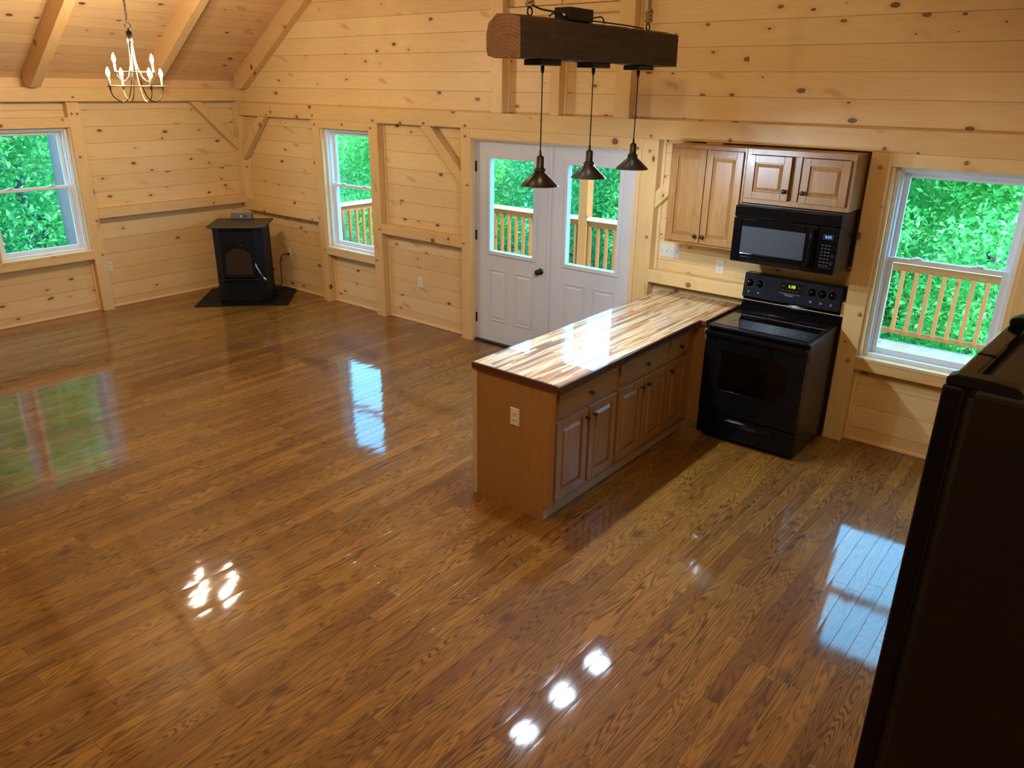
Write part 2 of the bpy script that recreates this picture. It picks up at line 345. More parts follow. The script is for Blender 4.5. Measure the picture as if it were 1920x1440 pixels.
# ------------------------------------------------------------------ mesh helpers
class MB:
    def __init__(s): s.bm = bmesh.new()
    def box(s, x0, x1, y0, y1, z0, z1):
        v = [s.bm.verts.new((x, y, z)) for x in (x0, x1) for y in (y0, y1) for z in (z0, z1)]
        for f in ((0, 1, 3, 2), (4, 6, 7, 5), (0, 4, 5, 1), (2, 3, 7, 6), (0, 2, 6, 4), (1, 5, 7, 3)):
            s.bm.faces.new([v[i] for i in f])
        return s
    def frustum(s, r0, r1, ax, a, b):
        """rect r0 at coordinate a to rect r1 at b along axis; rect=(u0,u1,v0,v1)"""
        def P(r, c):
            u0, u1, v0, v1 = r
            q = ((u0, v0), (u1, v0), (u1, v1), (u0, v1))
            return [s.bm.verts.new({0: (c, u, v), 1: (u, c, v), 2: (u, v, c)}[ax]) for u, v in q]
        A, B = P(r0, a), P(r1, b)
        s.bm.faces.new(A[::-1]); s.bm.faces.new(B)
        for i in range(4): s.bm.faces.new((A[i], A[(i + 1) % 4], B[(i + 1) % 4], B[i]))
        return s
    def prism(s, poly, ax, a, b):
        """poly of 2D points extruded along axis ax from a to b"""
        def P(c): return [s.bm.verts.new({0: (c, u, v), 1: (u, c, v), 2: (u, v, c)}[ax]) for u, v in poly]
        A, B = P(a), P(b); n = len(poly)
        s.bm.faces.new(A[::-1]); s.bm.faces.new(B)
        for i in range(n): s.bm.faces.new((A[i], A[(i + 1) % n], B[(i + 1) % n], B[i]))
        return s
    def tube(s, pts, r, seg=10, caps=True, closed=False):
        pts = [Vector(p) for p in pts]; n = len(pts); rings = []
        rs = r if isinstance(r, (list, tuple)) else [r] * n
        prev = None
        for i, p in enumerate(pts):
            if closed: d = pts[(i + 1) % n] - pts[i - 1]
            else: d = pts[min(i + 1, n - 1)] - pts[max(i - 1, 0)]
            d.normalize()
            if prev is None:
                a = Vector((0, 0, 1)) if abs(d.z) < 0.9 else Vector((1, 0, 0))
                nx = d.cross(a).normalized()
            else:
                nx = (prev - d * prev.dot(d)).normalized()
            prev = nx; ny = d.cross(nx)
            rings.append([s.bm.verts.new(p + (nx * math.cos(2 * PI * k / seg) + ny * math.sin(2 * PI * k / seg)) * rs[i]) for k in range(seg)])
        m = n if closed else n - 1
        for i in range(m):
            A, B = rings[i], rings[(i + 1) % n]
            for k in range(seg):
                f = s.bm.faces.new((A[k], A[(k + 1) % seg], B[(k + 1) % seg], B[k])); f.smooth = True
        if caps and not closed:
            s.bm.faces.new(rings[0][::-1]); s.bm.faces.new(rings[-1])
        return s
    def lathe(s, prof, c=(0, 0, 0), axis=(0, 0, 1), seg=24, smooth=True):
        """prof: list of (radius, height)"""
        c = Vector(c); q = Vector((0, 0, 1)).rotation_difference(Vector(axis)); rings = []
        for r, h in prof:
            if r < 1e-6: rings.append([s.bm.verts.new(c + q @ Vector((0, 0, h)))])
            else: rings.append([s.bm.verts.new(c + q @ Vector((r * math.cos(2 * PI * k / seg), r * math.sin(2 * PI * k / seg), h))) for k in range(seg)])
        for A, B in zip(rings, rings[1:]):
            for k in range(seg):
                a0, a1 = A[k % len(A)], A[(k + 1) % len(A)]; b0, b1 = B[k % len(B)], B[(k + 1) % len(B)]
                vs = []
                for w in (a0, a1, b1, b0):
                    if w not in vs: vs.append(w)
                if len(vs) > 2:
                    f = s.bm.faces.new(vs); f.smooth = smooth
        return s
    def build(s, name, mat, parent=None, bevel=0.0, seg=2, loc=None, rot=None, matrix=None, mats=None):
        bmesh.ops.recalc_face_normals(s.bm, faces=s.bm.faces)
        me = bpy.data.meshes.new(name); s.bm.to_mesh(me); s.bm.free()
        o = bpy.data.objects.new(name, me); COL.objects.link(o)
        for m in (mats or [mat]): me.materials.append(m)
        if parent: o.parent = parent
        if loc: o.location = loc
        if rot: o.rotation_euler = rot
        if matrix: o.matrix_basis = matrix
        if bevel:
            b = o.modifiers.new('bevel', 'BEVEL'); b.width = bevel; b.segments = seg; b.limit_method = 'ANGLE'; b.angle_limit = math.radians(50)
        return o

def tag(o, label=None, cat=None, group=None, kind=None):
    for k, v in (('label', label), ('category', cat), ('group', group), ('kind', kind)):
        if v: o[k] = v
    return o
def thing(name, label, cat, loc=(0, 0, 0), rz=0.0, group=None, kind=None):
    o = bpy.data.objects.new(name, None); COL.objects.link(o); o.empty_display_size = 0.1
    o.location = loc; o.rotation_euler = (0, 0, rz)
    return tag(o, label, cat, group, kind)
def text(name, body, mat, parent, loc, size, rot=(PI / 2, 0, 0), ext=0.0006, align='CENTER', sx=1.0):
    c = bpy.data.curves.new(name, 'FONT'); c.body = body; c.size = size; c.extrude = ext; c.align_x = align; c.align_y = 'CENTER'
    tmp = bpy.data.objects.new('tmp', c); me = bpy.data.meshes.new_from_object(tmp); bpy.data.objects.remove(tmp); me.name = name
    o = bpy.data.objects.new(name, me); COL.objects.link(o); me.materials.append(mat)
    o.parent = parent; o.location = loc; o.rotation_euler = rot; o.scale = (sx, 1, 1); return o
def structure(o): o['kind'] = 'structure'; return o
def arc(c, r, a0, a1, n, ax=(1, 0, 0), ay=(0, 0, 1)):
    c, ax, ay = Vector(c), Vector(ax), Vector(ay)
    return [c + ax * r * math.cos(a0 + (a1 - a0) * i / n) + ay * r * math.sin(a0 + (a1 - a0) * i / n) for i in range(n + 1)]

# ------------------------------------------------------------------ room shell
F = -0.05      # front plane of the back wall's framing
B = 0.05       # face of the back wall's boards
RX, RIDGE, EAVE, SL, YB = 10.16, 5.08, 2.535, 0.657, -9.6
def roof(x): return EAVE + SL * (x if x <= RIDGE else RX - x)

structure(MB().box(-0.15, RX + 0.15, YB, 0.2, -0.12, 0.0).build('floor', M['floor']))
w = MB()
for x0, x1, z0, z1 in ((-0.15, 1.74, 0, 2.3), (1.74, 2.59, 0, 0.67), (1.74, 2.59, 2.08, 2.3), (2.59, 4.07, 0, 2.3), (4.07, 5.97, 2.07, 2.3),
                       (5.97, 7.93, 0, 2.3), (7.93, 8.81, 0, 0.67), (7.93, 8.81, 2.08, 2.3), (8.81, RX + 0.15, 0, 2.3)):
    w.box(x0, x1, B, 0.20, z0, z1)
structure(w.build('wall_back', M['board_back']))
w = MB()
w.prism([(-0.15, 2.3), (4.485, 2.3), (4.485, roof(4.485) + 0.05), (0, EAVE + 0.05), (-0.15, EAVE + 0.05)], 1, B, 0.20)
w.box(4.485, 5.70, B, 0.20, 2.3, 3.20)
w.prism([(4.485, 4.35), (5.70, 4.35), (5.70, roof(5.70) + 0.05), (5.08, roof(5.08) + 0.05), (4.485, roof(4.485) + 0.05)], 1, B, 0.20)
w.prism([(5.70, 2.3), (RX + 0.15, 2.3), (RX + 0.15, EAVE + 0.05), (RX, EAVE + 0.05), (5.70, roof(5.70) + 0.05)], 1, B, 0.20)
structure(w.build('wall_gable', M['board_gable']))
w = MB()
for y0, y1, z0, z1 in ((-2.08, B, 0, 2.62), (-4.0, -2.08, 0, 0.69), (-4.0, -2.08, 2.08, 2.62), (YB, -4.0, 0, 2.62)):
    w.box(-0.15, 0.0, y0, y1, z0, z1)
structure(w.build('wall_left', M['board_left']))
structure(MB().box(RX, RX + 0.15, YB, B, 0, 2.62).build('wall_right', M['board_left']))
structure(MB().prism([(-0.15, 0), (RX + 0.15, 0), (RX + 0.15, EAVE), (RX, EAVE), (RIDGE, roof(RIDGE)), (0, EAVE), (-0.15, EAVE)], 1, YB - 0.15, YB).build('wall_front', M['board_gable']))
t_ = 0.15
structure(MB().prism([(-0.2, EAVE - 0.2 * SL), (RIDGE, roof(RIDGE)), (RX + 0.2, EAVE - 0.2 * SL), (RX + 0.2, EAVE - 0.2 * SL + t_), (RIDGE, roof(RIDGE) + t_), (-0.2, EAVE - 0.2 * SL + t_)], 1, YB - 0.15, 0.25).build('ceiling', M['board_ceiling']))

# ------------------------------------------------------------------ timbers (numbered trim)
TN = [0]
def frame_matrix(p0, p1, up):
    X = (Vector(p1) - Vector(p0)).normalized(); Z = Vector(up); Z = (Z - X * Z.dot(X)).normalized(); Y = Z.cross(X)
    m = Matrix((X, Y, Z)).transposed().to_4x4(); m.translation = Vector(p0); return m
def timber(p0, p1, wy, wz, up=(0, 0, 1), pegs=(), bevel=0.004, mat='timber', poly=None):
    """box whose local X runs p0->p1 (centre line), wy x wz in section, wz towards up"""
    TN[0] += 1
    m = frame_matrix(p0, p1, up); L = (Vector(p1) - Vector(p0)).length
    b = MB()
    if poly: b.prism(poly, 1, -wy / 2, wy / 2)
    else: b.box(0, L, -wy / 2, wy / 2, -wz / 2, wz / 2)
    o = structure(b.build('trim_%d' % TN[0], M[mat], bevel=bevel, matrix=m))
    inv = m.inverted()
    for p, nrm in pegs:
        lp = inv @ Vector(p); ln = inv.to_3x3() @ Vector(nrm)
        MB().lathe([(0.0, 0.016), (0.011, 0.014), (0.013, 0.010), (0.013, -0.01)], lp, ln, 12).build('peg', M['peg'], o)
    return o
FR, OUT = (0, -1, 0), (1, 0, 0)
def post_back(x0, x1, z0=0.0, z1=2.155, pz=()):
    c = (x0 + x1) / 2
    return timber((c, (F + B) / 2, z0), (c, (F + B) / 2, z1), x1 - x0, B - F, (0, 1, 0), [((c + dx, F, z), FR) for dx, z in pz])
def post_left(y0, y1, z1=2.325, pz=()):
    c = (y0 + y1) / 2
    return timber((0.05, c, 0), (0.05, c, z1), y1 - y0, 0.10, (1, 0, 0), [((0.10, c + d, z), OUT) for d, z in pz])
def rail_back(x0, x1, z0, z1, front=F, pegs=(), mat='timber'):
    return timber((x0, (front + B) / 2, (z0 + z1) / 2), (x1, (front + B) / 2, (z0 + z1) / 2), B - front, z1 - z0, (0, 0, 1), [((px, front, pz), FR) for px, pz in pegs], mat=mat)
def rail_left(y0, y1, z0, z1, front=0.10, pegs=()):
    return timber((front / 2, y0, (z0 + z1) / 2), (front / 2, y1, (z0 + z1) / 2), front, z1 - z0, (0, 0, 1), [((front, py, pz), OUT) for py, pz in pegs])

# corner post, then the back wall's posts
timber((0.065, 0.0, 0), (0.065, 0.0, 2.325), 0.13, 0.10, (0, 1, 0), [((0.13, 0.0, 1.52), OUT), ((0.07, F, 1.02), FR), ((0.13, 0.0, 2.25), OUT)])
post_back(1.61, 1.74, pz=((0.03, 0.66), (-0.03, 1.03), (0.0, 2.10)))
post_back(2.60, 2.745, pz=((-0.03, 0.66), (0.04, 1.02), (-0.03, 2.10)))
post_back(3.955, 4.085, pz=((-0.03, 1.03), (0.03, 1.62), (0.0, 2.08)))
post_back(5.995, 6.145, pz=((0.0, 2.06), (0.02, 0.78), (0.03, 1.36)))
post_back(7.79, 7.93, pz=((0.04, 1.02), (0.02, 0.66), (0.0, 2.06)))
post_back(8.81, 8.95, pz=((0.0, 0.66), (0.0, 2.10)))
# beams of the back wall
rail_back(0.13, RX, 2.155, 2.305, pegs=[(x, z) for x, z in ((0.75, 2.175), (1.65, 2.2), (2.68, 2.18), (3.45, 2.18), (4.02, 2.18), (6.07, 2.178), (6.75, 2.18), (7.86, 2.18), (8.9, 2.18))])
rail_back(0.13, 1.61, 0.975, 1.085, pegs=[(1.5, 1.0)])
rail_back(2.745, 3.955, 0.975, 1.085)
rail_back(6.145, 7.79, 0.975, 1.085)
for x0, x1 in ((1.74, 2.60), (7.93, 8.81)):
    rail_back(x0, x1, 2.065, 2.155, pegs=[((x0 + x1) / 2, 2.12)])
    rail_back(x0, x1, 0.60, 0.695)
rail_back(4.085, 5.995, 2.065, 2.155)
# gable studs
for x0, x1 in ((4.345, 4.485), (5.70, 5.845)): post_back(x0, x1, 2.305, min(roof(x0), roof(x1)) - 0.02)
post_back(5.035, 5.13, 2.305, 3.12)
# window apron rail of the gable
rail_back(4.485, 5.70, 3.12, 3.19, front=0.0)
# thin edge strips beside the framing
def strip_z(x0, x1, z0, z1, y0=0.03):
    TN[0] += 1
    structure(MB().box(x0, x1, y0, B, z0, z1).build('trim_%d' % TN[0], M['trim_pine_z'], bevel=0.003))
for x in (2.745, 3.935, 1.59): strip_z(x, x + 0.02, 1.085, 2.155)
for x in (2.745, 1.745, 1.59): strip_z(x, x + 0.02, 0.02, 0.60 if x == 1.745 else 0.975)
strip_z(0.13, 0.15, 1.085, 2.155)
strip_z(4.485, 4.505, 2.305, 3.12); strip_z(5.13, 5.15, 2.305, 3.12); strip_z(5.68, 5.70, 2.305, 3.12); strip_z(5.845, 5.865, 2.305, 3.9)
strip_z(6.145, 6.17, 1.085, 2.155); strip_z(7.93, 7.95, 0.02, 0.60)
# braces (45 degree knee braces)
def brace_back(xa, za, xb, zb):
    timber((xa, -0.005, za), (xb, -0.005, zb), 0.09, 0.105, (0, 0, 1))
# clipped braces: parallelogram ends against post and beam
def brace(plane, foot, head_, base, top, wdt, sgn):
    """foot: coordinate of the post face, head_: coordinate along the beam; base/top z; sgn: direction away from the post"""
    TN[0] += 1
    v = wdt * math.sqrt(2)
    L = top - base
    a = [(foot, base), (foot, base + v), (foot + sgn * (L - v), top), (foot + sgn * L, top)]
    b = MB()
    if plane == 'back': b.prism(a, 1, -0.04, 0.04)
    else: b.prism(a, 0, 0.01, 0.09)
    return structure(b.build('trim_%d' % TN[0], M['brace_m'], bevel=0.004))
t = None
M['brace_m'] = pine('pine_brace', 'z', 'x', base=(0.68, 0.45, 0.18), light=(0.76, 0.555, 0.27), knots=0.2)
brace('back', 0.13, 0, 1.60, 2.155, 0.10, 1)
brace('back', 3.955, 0, 1.59, 2.155, 0.10, -1)
brace('left', -0.05, 0, 1.72, 2.325, 0.10, -1)
# a short stub of a brace hidden behind the wall cabinets
brace('back', 6.145, 0, 1.60, 2.155, 0.10, 1)
# left wall
post_left(-2.08, -1.95, pz=((0.03, 2.20), (-0.03, 2.20), (0.03, 1.05), (-0.02, 1.75), (0.03, 0.66)))
post_left(-4.13, -4.0, pz=((0.03, 2.2),))
rail_left(-1.95, -0.05, 1.065, 1.168)
rail_left(-4.0, -2.08, 2.06, 2.165, pegs=[(-2.15, 2.14)])
rail_left(-4.0, -2.08, 0.62, 0.72)
rail_left(YB, 0.05, 2.325, 2.465, front=0.15, pegs=[(-2.02, 2.37)])
TN[0] += 1; structure(MB().box(0.0, 0.03, YB, B, 2.465, 2.60).build('trim_%d' % TN[0], M['trim_pine_y']))
TN[0] += 1; structure(MB().box(0.0, 0.02, -2.10, -2.08, 0.02, 0.62).build('trim_%d' % TN[0], M['trim_pine_z'], bevel=0.003))
# rafters
RD = 0.20
def rafter(y0, y1, side=1):
    TN[0] += 1
    zt = lambda x: EAVE + SL * x
    b = [(0.12, zt(0.12)), (0.12, zt(0.12) - 0.145), (0.30, 2.465), (0.30, zt(0.30) - RD), (RIDGE, zt(RIDGE) - RD), (RIDGE, zt(RIDGE))]
    b = [(0.12, zt(0.12)), (0.12, 2.465), (0.26, 2.465), (RIDGE, 2.465 + SL * (RIDGE - 0.26)), (RIDGE, zt(RIDGE))]
    if side < 0: b = [(RX - x, z) for x, z in b]
    return structure(MB().prism(b, 1, y0, y1).build('trim_%d' % TN[0], M['rafter_m'], bevel=0.004))
M['rafter_m'] = pine('pine_rafter', 'x', 'y', base=(0.64, 0.38, 0.16), light=(0.72, 0.48, 0.23), knots=0.25)
for s_ in (1, -1):
    rafter(-0.05, B, s_)
    for y in (-1.17, -2.41, -3.51, -4.68, -5.85, -7.02, -8.19): rafter(y - 0.05, y + 0.05, s_)
# baseboards
def base(name, x0, x1, y0, y1, mat): structure(MB().box(x0, x1, y0, y1, 0.0, 0.028).build(name, M[mat], bevel=0.006))
bb = MB()
for x0, x1 in ((0.13, 1.61), (1.74, 2.60), (2.745, 3.955), (6.145, 6.29), (7.93, 8.81), (8.95, RX)): bb.box(x0, x1, 0.03, B, 0, 0.028)
structure(bb.build('baseboard_back', M['trim_pine'], bevel=0.006))
bb = MB()
for y0, y1 in ((-1.95, -0.05), (-4.0, -2.08), (YB, -4.13)): bb.box(0.0, 0.02, y0, y1, 0, 0.028)
structure(bb.build('baseboard_left', M['trim_pine_y'], bevel=0.006))

# ------------------------------------------------------------------ windows
def window(n, W, z0, z1, matrix, jamb=0.03, open_gap=0.0, mull=False):
    """local X across (0..W), Y out, Z up; y=0 is the board face"""
    H = z1 - z0
    fr = MB()
    a, d0, d1 = 0.028, -0.03, 0.10
    fr.box(0, a, d0, d1, z0, z1).box(W - a, W, d0, d1, z0, z1).box(a, W - a, d0, d1, z1 - a, z1).box(a, W - a, d0, d1, z0, z0 + a * 1.1)
    a2 = a + 0.014
    fr.box(0, W, 0.0, d1, z0 - 0.03, z0); fr.box(a, a2, 0.0, d1, z0 + a, z1 - a).box(W - a2, W - a, 0.0, d1, z0 + a, z1 - a).box(a2, W - a2, 0.0, d1, z1 - a2, z1 - a)
    root = structure(fr.build('window_%d' % n, M['vinyl'], bevel=0.003, matrix=matrix))
    cas = MB()
    cas.box(-jamb, 0, -0.08, 0.0, z0 - 0.0, z1).box(W, W + jamb, -0.08, 0.0, z0, z1)
    cas.box(-jamb, W + jamb, -0.104, -0.025, z0 - 0.02, z0 + 0.004)
    cas.build('window_jamb', M['trim_pine_z'], root, bevel=0.002)
    mid = z0 + (H) * 0.53
    def sash(nm, zb, zt, yb, rail_t, rail_b, st=0.034):
        s = MB(); x0, x1 = a2, W - a2
        s.box(x0, x0 + st, yb, yb + 0.03, zb, zt).box(x1 - st, x1, yb, yb + 0.03, zb, zt)
        s.box(x0 + st, x1 - st, yb, yb + 0.03, zt - rail_t, zt).box(x0 + st, x1 - st, yb, yb + 0.03, zb, zb + rail_b)
        so = s.build(nm, M['vinyl'], root, bevel=0.004)
        MB().box(x0 + st - 0.004, x1 - st + 0.004, yb + 0.012, yb + 0.018, zb + rail_b - 0.004, zt - rail_t + 0.004).build('pane', M['glass'], so)
        return so
    sash('upper_sash', mid - 0.02, z1 - a2, 0.055, 0.034, 0.03)
    lo = sash('lower_sash', z0 + a * 1.1, mid + 0.02, 0.018, 0.034, 0.042)
    for fx in (0.27, 0.73):
        MB().box(W * fx - 0.035, W * fx + 0.035, 0.008, 0.045, mid + 0.02, mid + 0.028).lathe([(0.014, 0), (0.014, 0.012), (0, 0.014)], (W * fx, 0.03, mid + 0.026), seg=12).box(W * fx - 0.008, W * fx + 0.03, 0.0, 0.02, mid + 0.028, mid + 0.036).build('sash_lock', M['vinyl'], lo, bevel=0.002)
    return root
Mb = lambda x: Matrix.Translation((x, B, 0))
window(1, 0.82, 0.695, 2.065, Mb(1.765), jamb=0.025)
window(2, 0.83, 0.695, 2.065, Mb(7.955), jamb=0.025)
ML = lambda y: Matrix.Translation((0.0, y, 0)) @ Matrix.Rotation(PI / 2, 4, 'Z')
window(3, 0.90, 0.72, 2.06, ML(-3.00), jamb=0.02)
window(4, 0.90, 0.72, 2.06, ML(-3.95), jamb=0.02)
# framed boarded panel above the studs
gw = MB().box(5.07, 5.11, 0.04, 0.12, 3.20, 4.35)
for x0, x1 in ((4.50, 5.07), (5.11, 5.685)):
    gw.box(x0, x0 + 0.05, 0.03, 0.12, 3.20, 4.35).box(x1 - 0.05, x1, 0.03, 0.12, 3.20, 4.35).box(x0 + 0.05, x1 - 0.05, 0.03, 0.12, 3.20, 3.36).box(x0 + 0.05, x1 - 0.05, 0.03, 0.12, 4.30, 4.35)
TN[0] += 1; gwo = structure(gw.build('trim_%d' % TN[0], M['trim_pine_z'], bevel=0.003))
MB().box(4.55, 5.02, 0.07, 0.10, 3.25, 4.30).box(5.16, 5.635, 0.07, 0.10, 3.25, 4.30).build('infill_board', M['board_gable'], gwo)

# ------------------------------------------------------------------ french doors
def door(n, x0, x1, lx0, lx1, panels, knob=None, hinge_x=None):
    y0, y1 = 0.03, 0.075; z0, z1 = 0.022, 2.05; lz0, lz1 = 0.975, 1.895
    s = MB()
    s.box(x0, lx0, y0, y1, z0, z1).box(lx1, x1, y0, y1, z0, z1).box(lx0, lx1, y0, y1, lz1, z1).box(lx0, lx1, y0, y1, z0, lz0)
    root = structure(s.build('door_%d' % n, M['door_white'], bevel=0.0015))
    fr = MB(); e = 0.032
    for (a, b_, c, d) in ((lx0 - e, lx0 + 0.008, lz0 - e, lz1 + e), (lx1 - 0.008, lx1 + e, lz0 - e, lz1 + e), (lx0 + 0.008, lx1 - 0.008, lz1 - 0.008, lz1 + e), (lx0 + 0.008, lx1 - 0.008, lz0 - e, lz0 + 0.008)):
        fr.box(a, b_, y0 - 0.012, y1 + 0.012, c, d)
    fr.build('lite_frame', M['door_white'], root, bevel=0.005)
    MB().box(lx0, lx1, 0.05, 0.056, lz0, lz1).build('pane', M['glass'], root)
    for px0, px1, pz0, pz1 in panels:
        p = MB(); t1 = 0.014
        # raised moulding ring and raised field
        for (a, b_, c, d) in ((px0, px0 + t1, pz0, pz1), (px1 - t1, px1, pz0, pz1), (px0 + t1, px1 - t1, pz1 - t1, pz1), (px0 + t1, px1 - t1, pz0, pz0 + t1)):
            p.box(a, b_, y0 - 0.007, y0 + 0.001, c, d)
        p.frustum((px0 + 0.034, px1 - 0.034, pz0 + 0.034, pz1 - 0.034), (px0 + 0.046, px1 - 0.046, pz0 + 0.046, pz1 - 0.046), 1, y0 + 0.001, y0 - 0.006)
        p.build('embossed_panel', M['door_white'], root, bevel=0.003)
    if knob:
        kx, kz = knob
        kb = MB().lathe([(0.0, 0), (0.033, 0), (0.033, 0.006), (0.026, 0.012), (0.012, 0.014), (0.012, 0.034), (0.024, 0.040), (0.029, 0.052), (0.027, 0.064), (0.016, 0.072), (0, 0.074)], (kx, y0, kz), (0, -1, 0), 20)
        kb.build('door_knob', M['black_metal'], root)
    for hz in (0.25, 1.12, 1.80):
        MB().box(hinge_x - 0.014, hinge_x + 0.014, y0 - 0.005, y0 + 0.004, hz - 0.05, hz + 0.05).tube([(hinge_x, y0 - 0.008, hz - 0.05), (hinge_x, y0 - 0.008, hz + 0.05)], 0.006).build('hinge', M['gun_metal'], root)
    return root
door(1, 4.095, 5.008, 4.275, 4.83, ((4.27, 4.50, 0.25, 0.80), (4.60, 4.83, 0.25, 0.80)), knob=(4.925, 0.862), hinge_x=4.092)
door(2, 5.028, 5.942, 5.205, 5.765, ((5.205, 5.44, 0.25, 0.80), (5.53, 5.765, 0.25, 0.80)), hinge_x=5.945)
TN[0] += 1; structure(MB().box(5.000, 5.036, 0.015, 0.030, 0.022, 2.05).build('trim_%d' % TN[0], M['door_white'], bevel=0.002))      # astragal
TN[0] += 1; structure(MB().box(4.070, 4.092, -0.045, 0.13, 0, 2.065).box(5.946, 5.990, -0.045, 0.13, 0, 2.065).box(4.092, 5.946, -0.03, 0.13, 2.052, 2.066).build('trim_%d' % TN[0], M['trim_pine_z'], bevel=0.002))
TN[0] += 1; structure(MB().box(4.092, 5.946, -0.005, 0.13, 0.0, 0.02).build('trim_%d' % TN[0], M['gun_metal'], bevel=0.002))   # sill

# ------------------------------------------------------------------ cabinets
def raised_door(mb, u0, u1, v0, v1, ax, face, sg):
    """raised-panel cabinet door, plane normal along axis ax, outer face at 'face' (sg: direction outwards)"""
    b = face - sg * 0.019; st = 0.052
    def bx(ua, ub, va, vb, fa, fb):
        lo, hi = min(fa, fb), max(fa, fb)
        if ax == 1: mb.box(ua, ub, lo, hi, va, vb)
        else: mb.box(lo, hi, ua, ub, va, vb)
    bx(u0, u0 + st, v0, v1, b, face); bx(u1 - st, u1, v0, v1, b, face)
    bx(u0 + st, u1 - st, v1 - st, v1, b, face); bx(u0 + st, u1 - st, v0, v0 + st, b, face)
    bx(u0 + st, u1 - st, v0 + st, v1 - st, b, b + sg * 0.006)
    i0 = (u0 + st + 0.006, u1 - st - 0.006, v0 + st + 0.006, v1 - st - 0.006)
    i1 = (i0[0] + 0.024, i0[1] - 0.024, i0[2] + 0.024, i0[3] - 0.024)
    mb.frustum(i0, i1, ax, b + sg * 0.006, b + sg * 0.0165)
def knob(parent, p, nrm, r=0.0165):
    return MB().lathe([(0.009, 0), (0.0065, 0.004), (0.006, 0.014), (r * 0.8, 0.018), (r, 0.023), (r * 0.85, 0.029), (0, 0.031)], p, nrm, 16).build('knob', M['gun_metal'], parent)
UG = 'oak wall cabinets over the range side'
def wall_cabinet(label, x0, x1, z0, z1, doors, knobs):
    fy, by = -0.302, 0.045
    root = thing('wall_cabinet', label, 'cabinet', (0, 0, z0), 0, UG)
    z1 -= z0
    c = MB().box(x0, x1, fy + 0.02, by, 0, z1 - 0.0)
    c.build('carcass', M['oak_zy'], root, bevel=0.002)
    ff = MB(); s = 0.038
    ff.box(x0, x0 + s, fy, fy + 0.02, 0, z1).box(x1 - s, x1, fy, fy + 0.02, 0, z1).box(x0 + s, x1 - s, fy, fy + 0.02, z1 - s, z1).box(x0 + s, x1 - s, fy, fy + 0.02, 0, s)
    if len(doors) > 1 and doors[1][0] - doors[0][1] > 0.02: ff.box((x0 + x1) / 2 - s / 2, (x0 + x1) / 2 + s / 2, fy, fy + 0.02, s, z1 - s)
    ff.build('face_frame', M['oak_z'], root, bevel=0.0015)
    for (u0, u1, v0, v1), (kx, kz) in zip(doors, knobs):
        m = MB(); raised_door(m, u0, u1, v0 - z0, v1 - z0, 1, fy - 0.019, -1)
        d = m.build('cabinet_door', M['oak_z'], root, bevel=0.0025)
        knob(d, (kx, fy - 0.019, kz - z0), (0, -1, 0))
    return root
wall_cabinet('tall two-door oak wall cabinet left of the microwave', 6.40, 7.008, 1.398, 2.146,
             ((6.418, 6.700, 1.418, 2.118), (6.706, 6.990, 1.418, 2.118)), ((6.672, 1.475), (6.734, 1.475)))
wall_cabinet('short wide oak wall cabinet directly above the microwave', 7.010, 7.772, 1.765, 2.146,
             ((7.030, 7.345, 1.800, 2.105), (7.425, 7.745, 1.800, 2.105)), ((7.318, 1.87), (7.452, 1.87)))

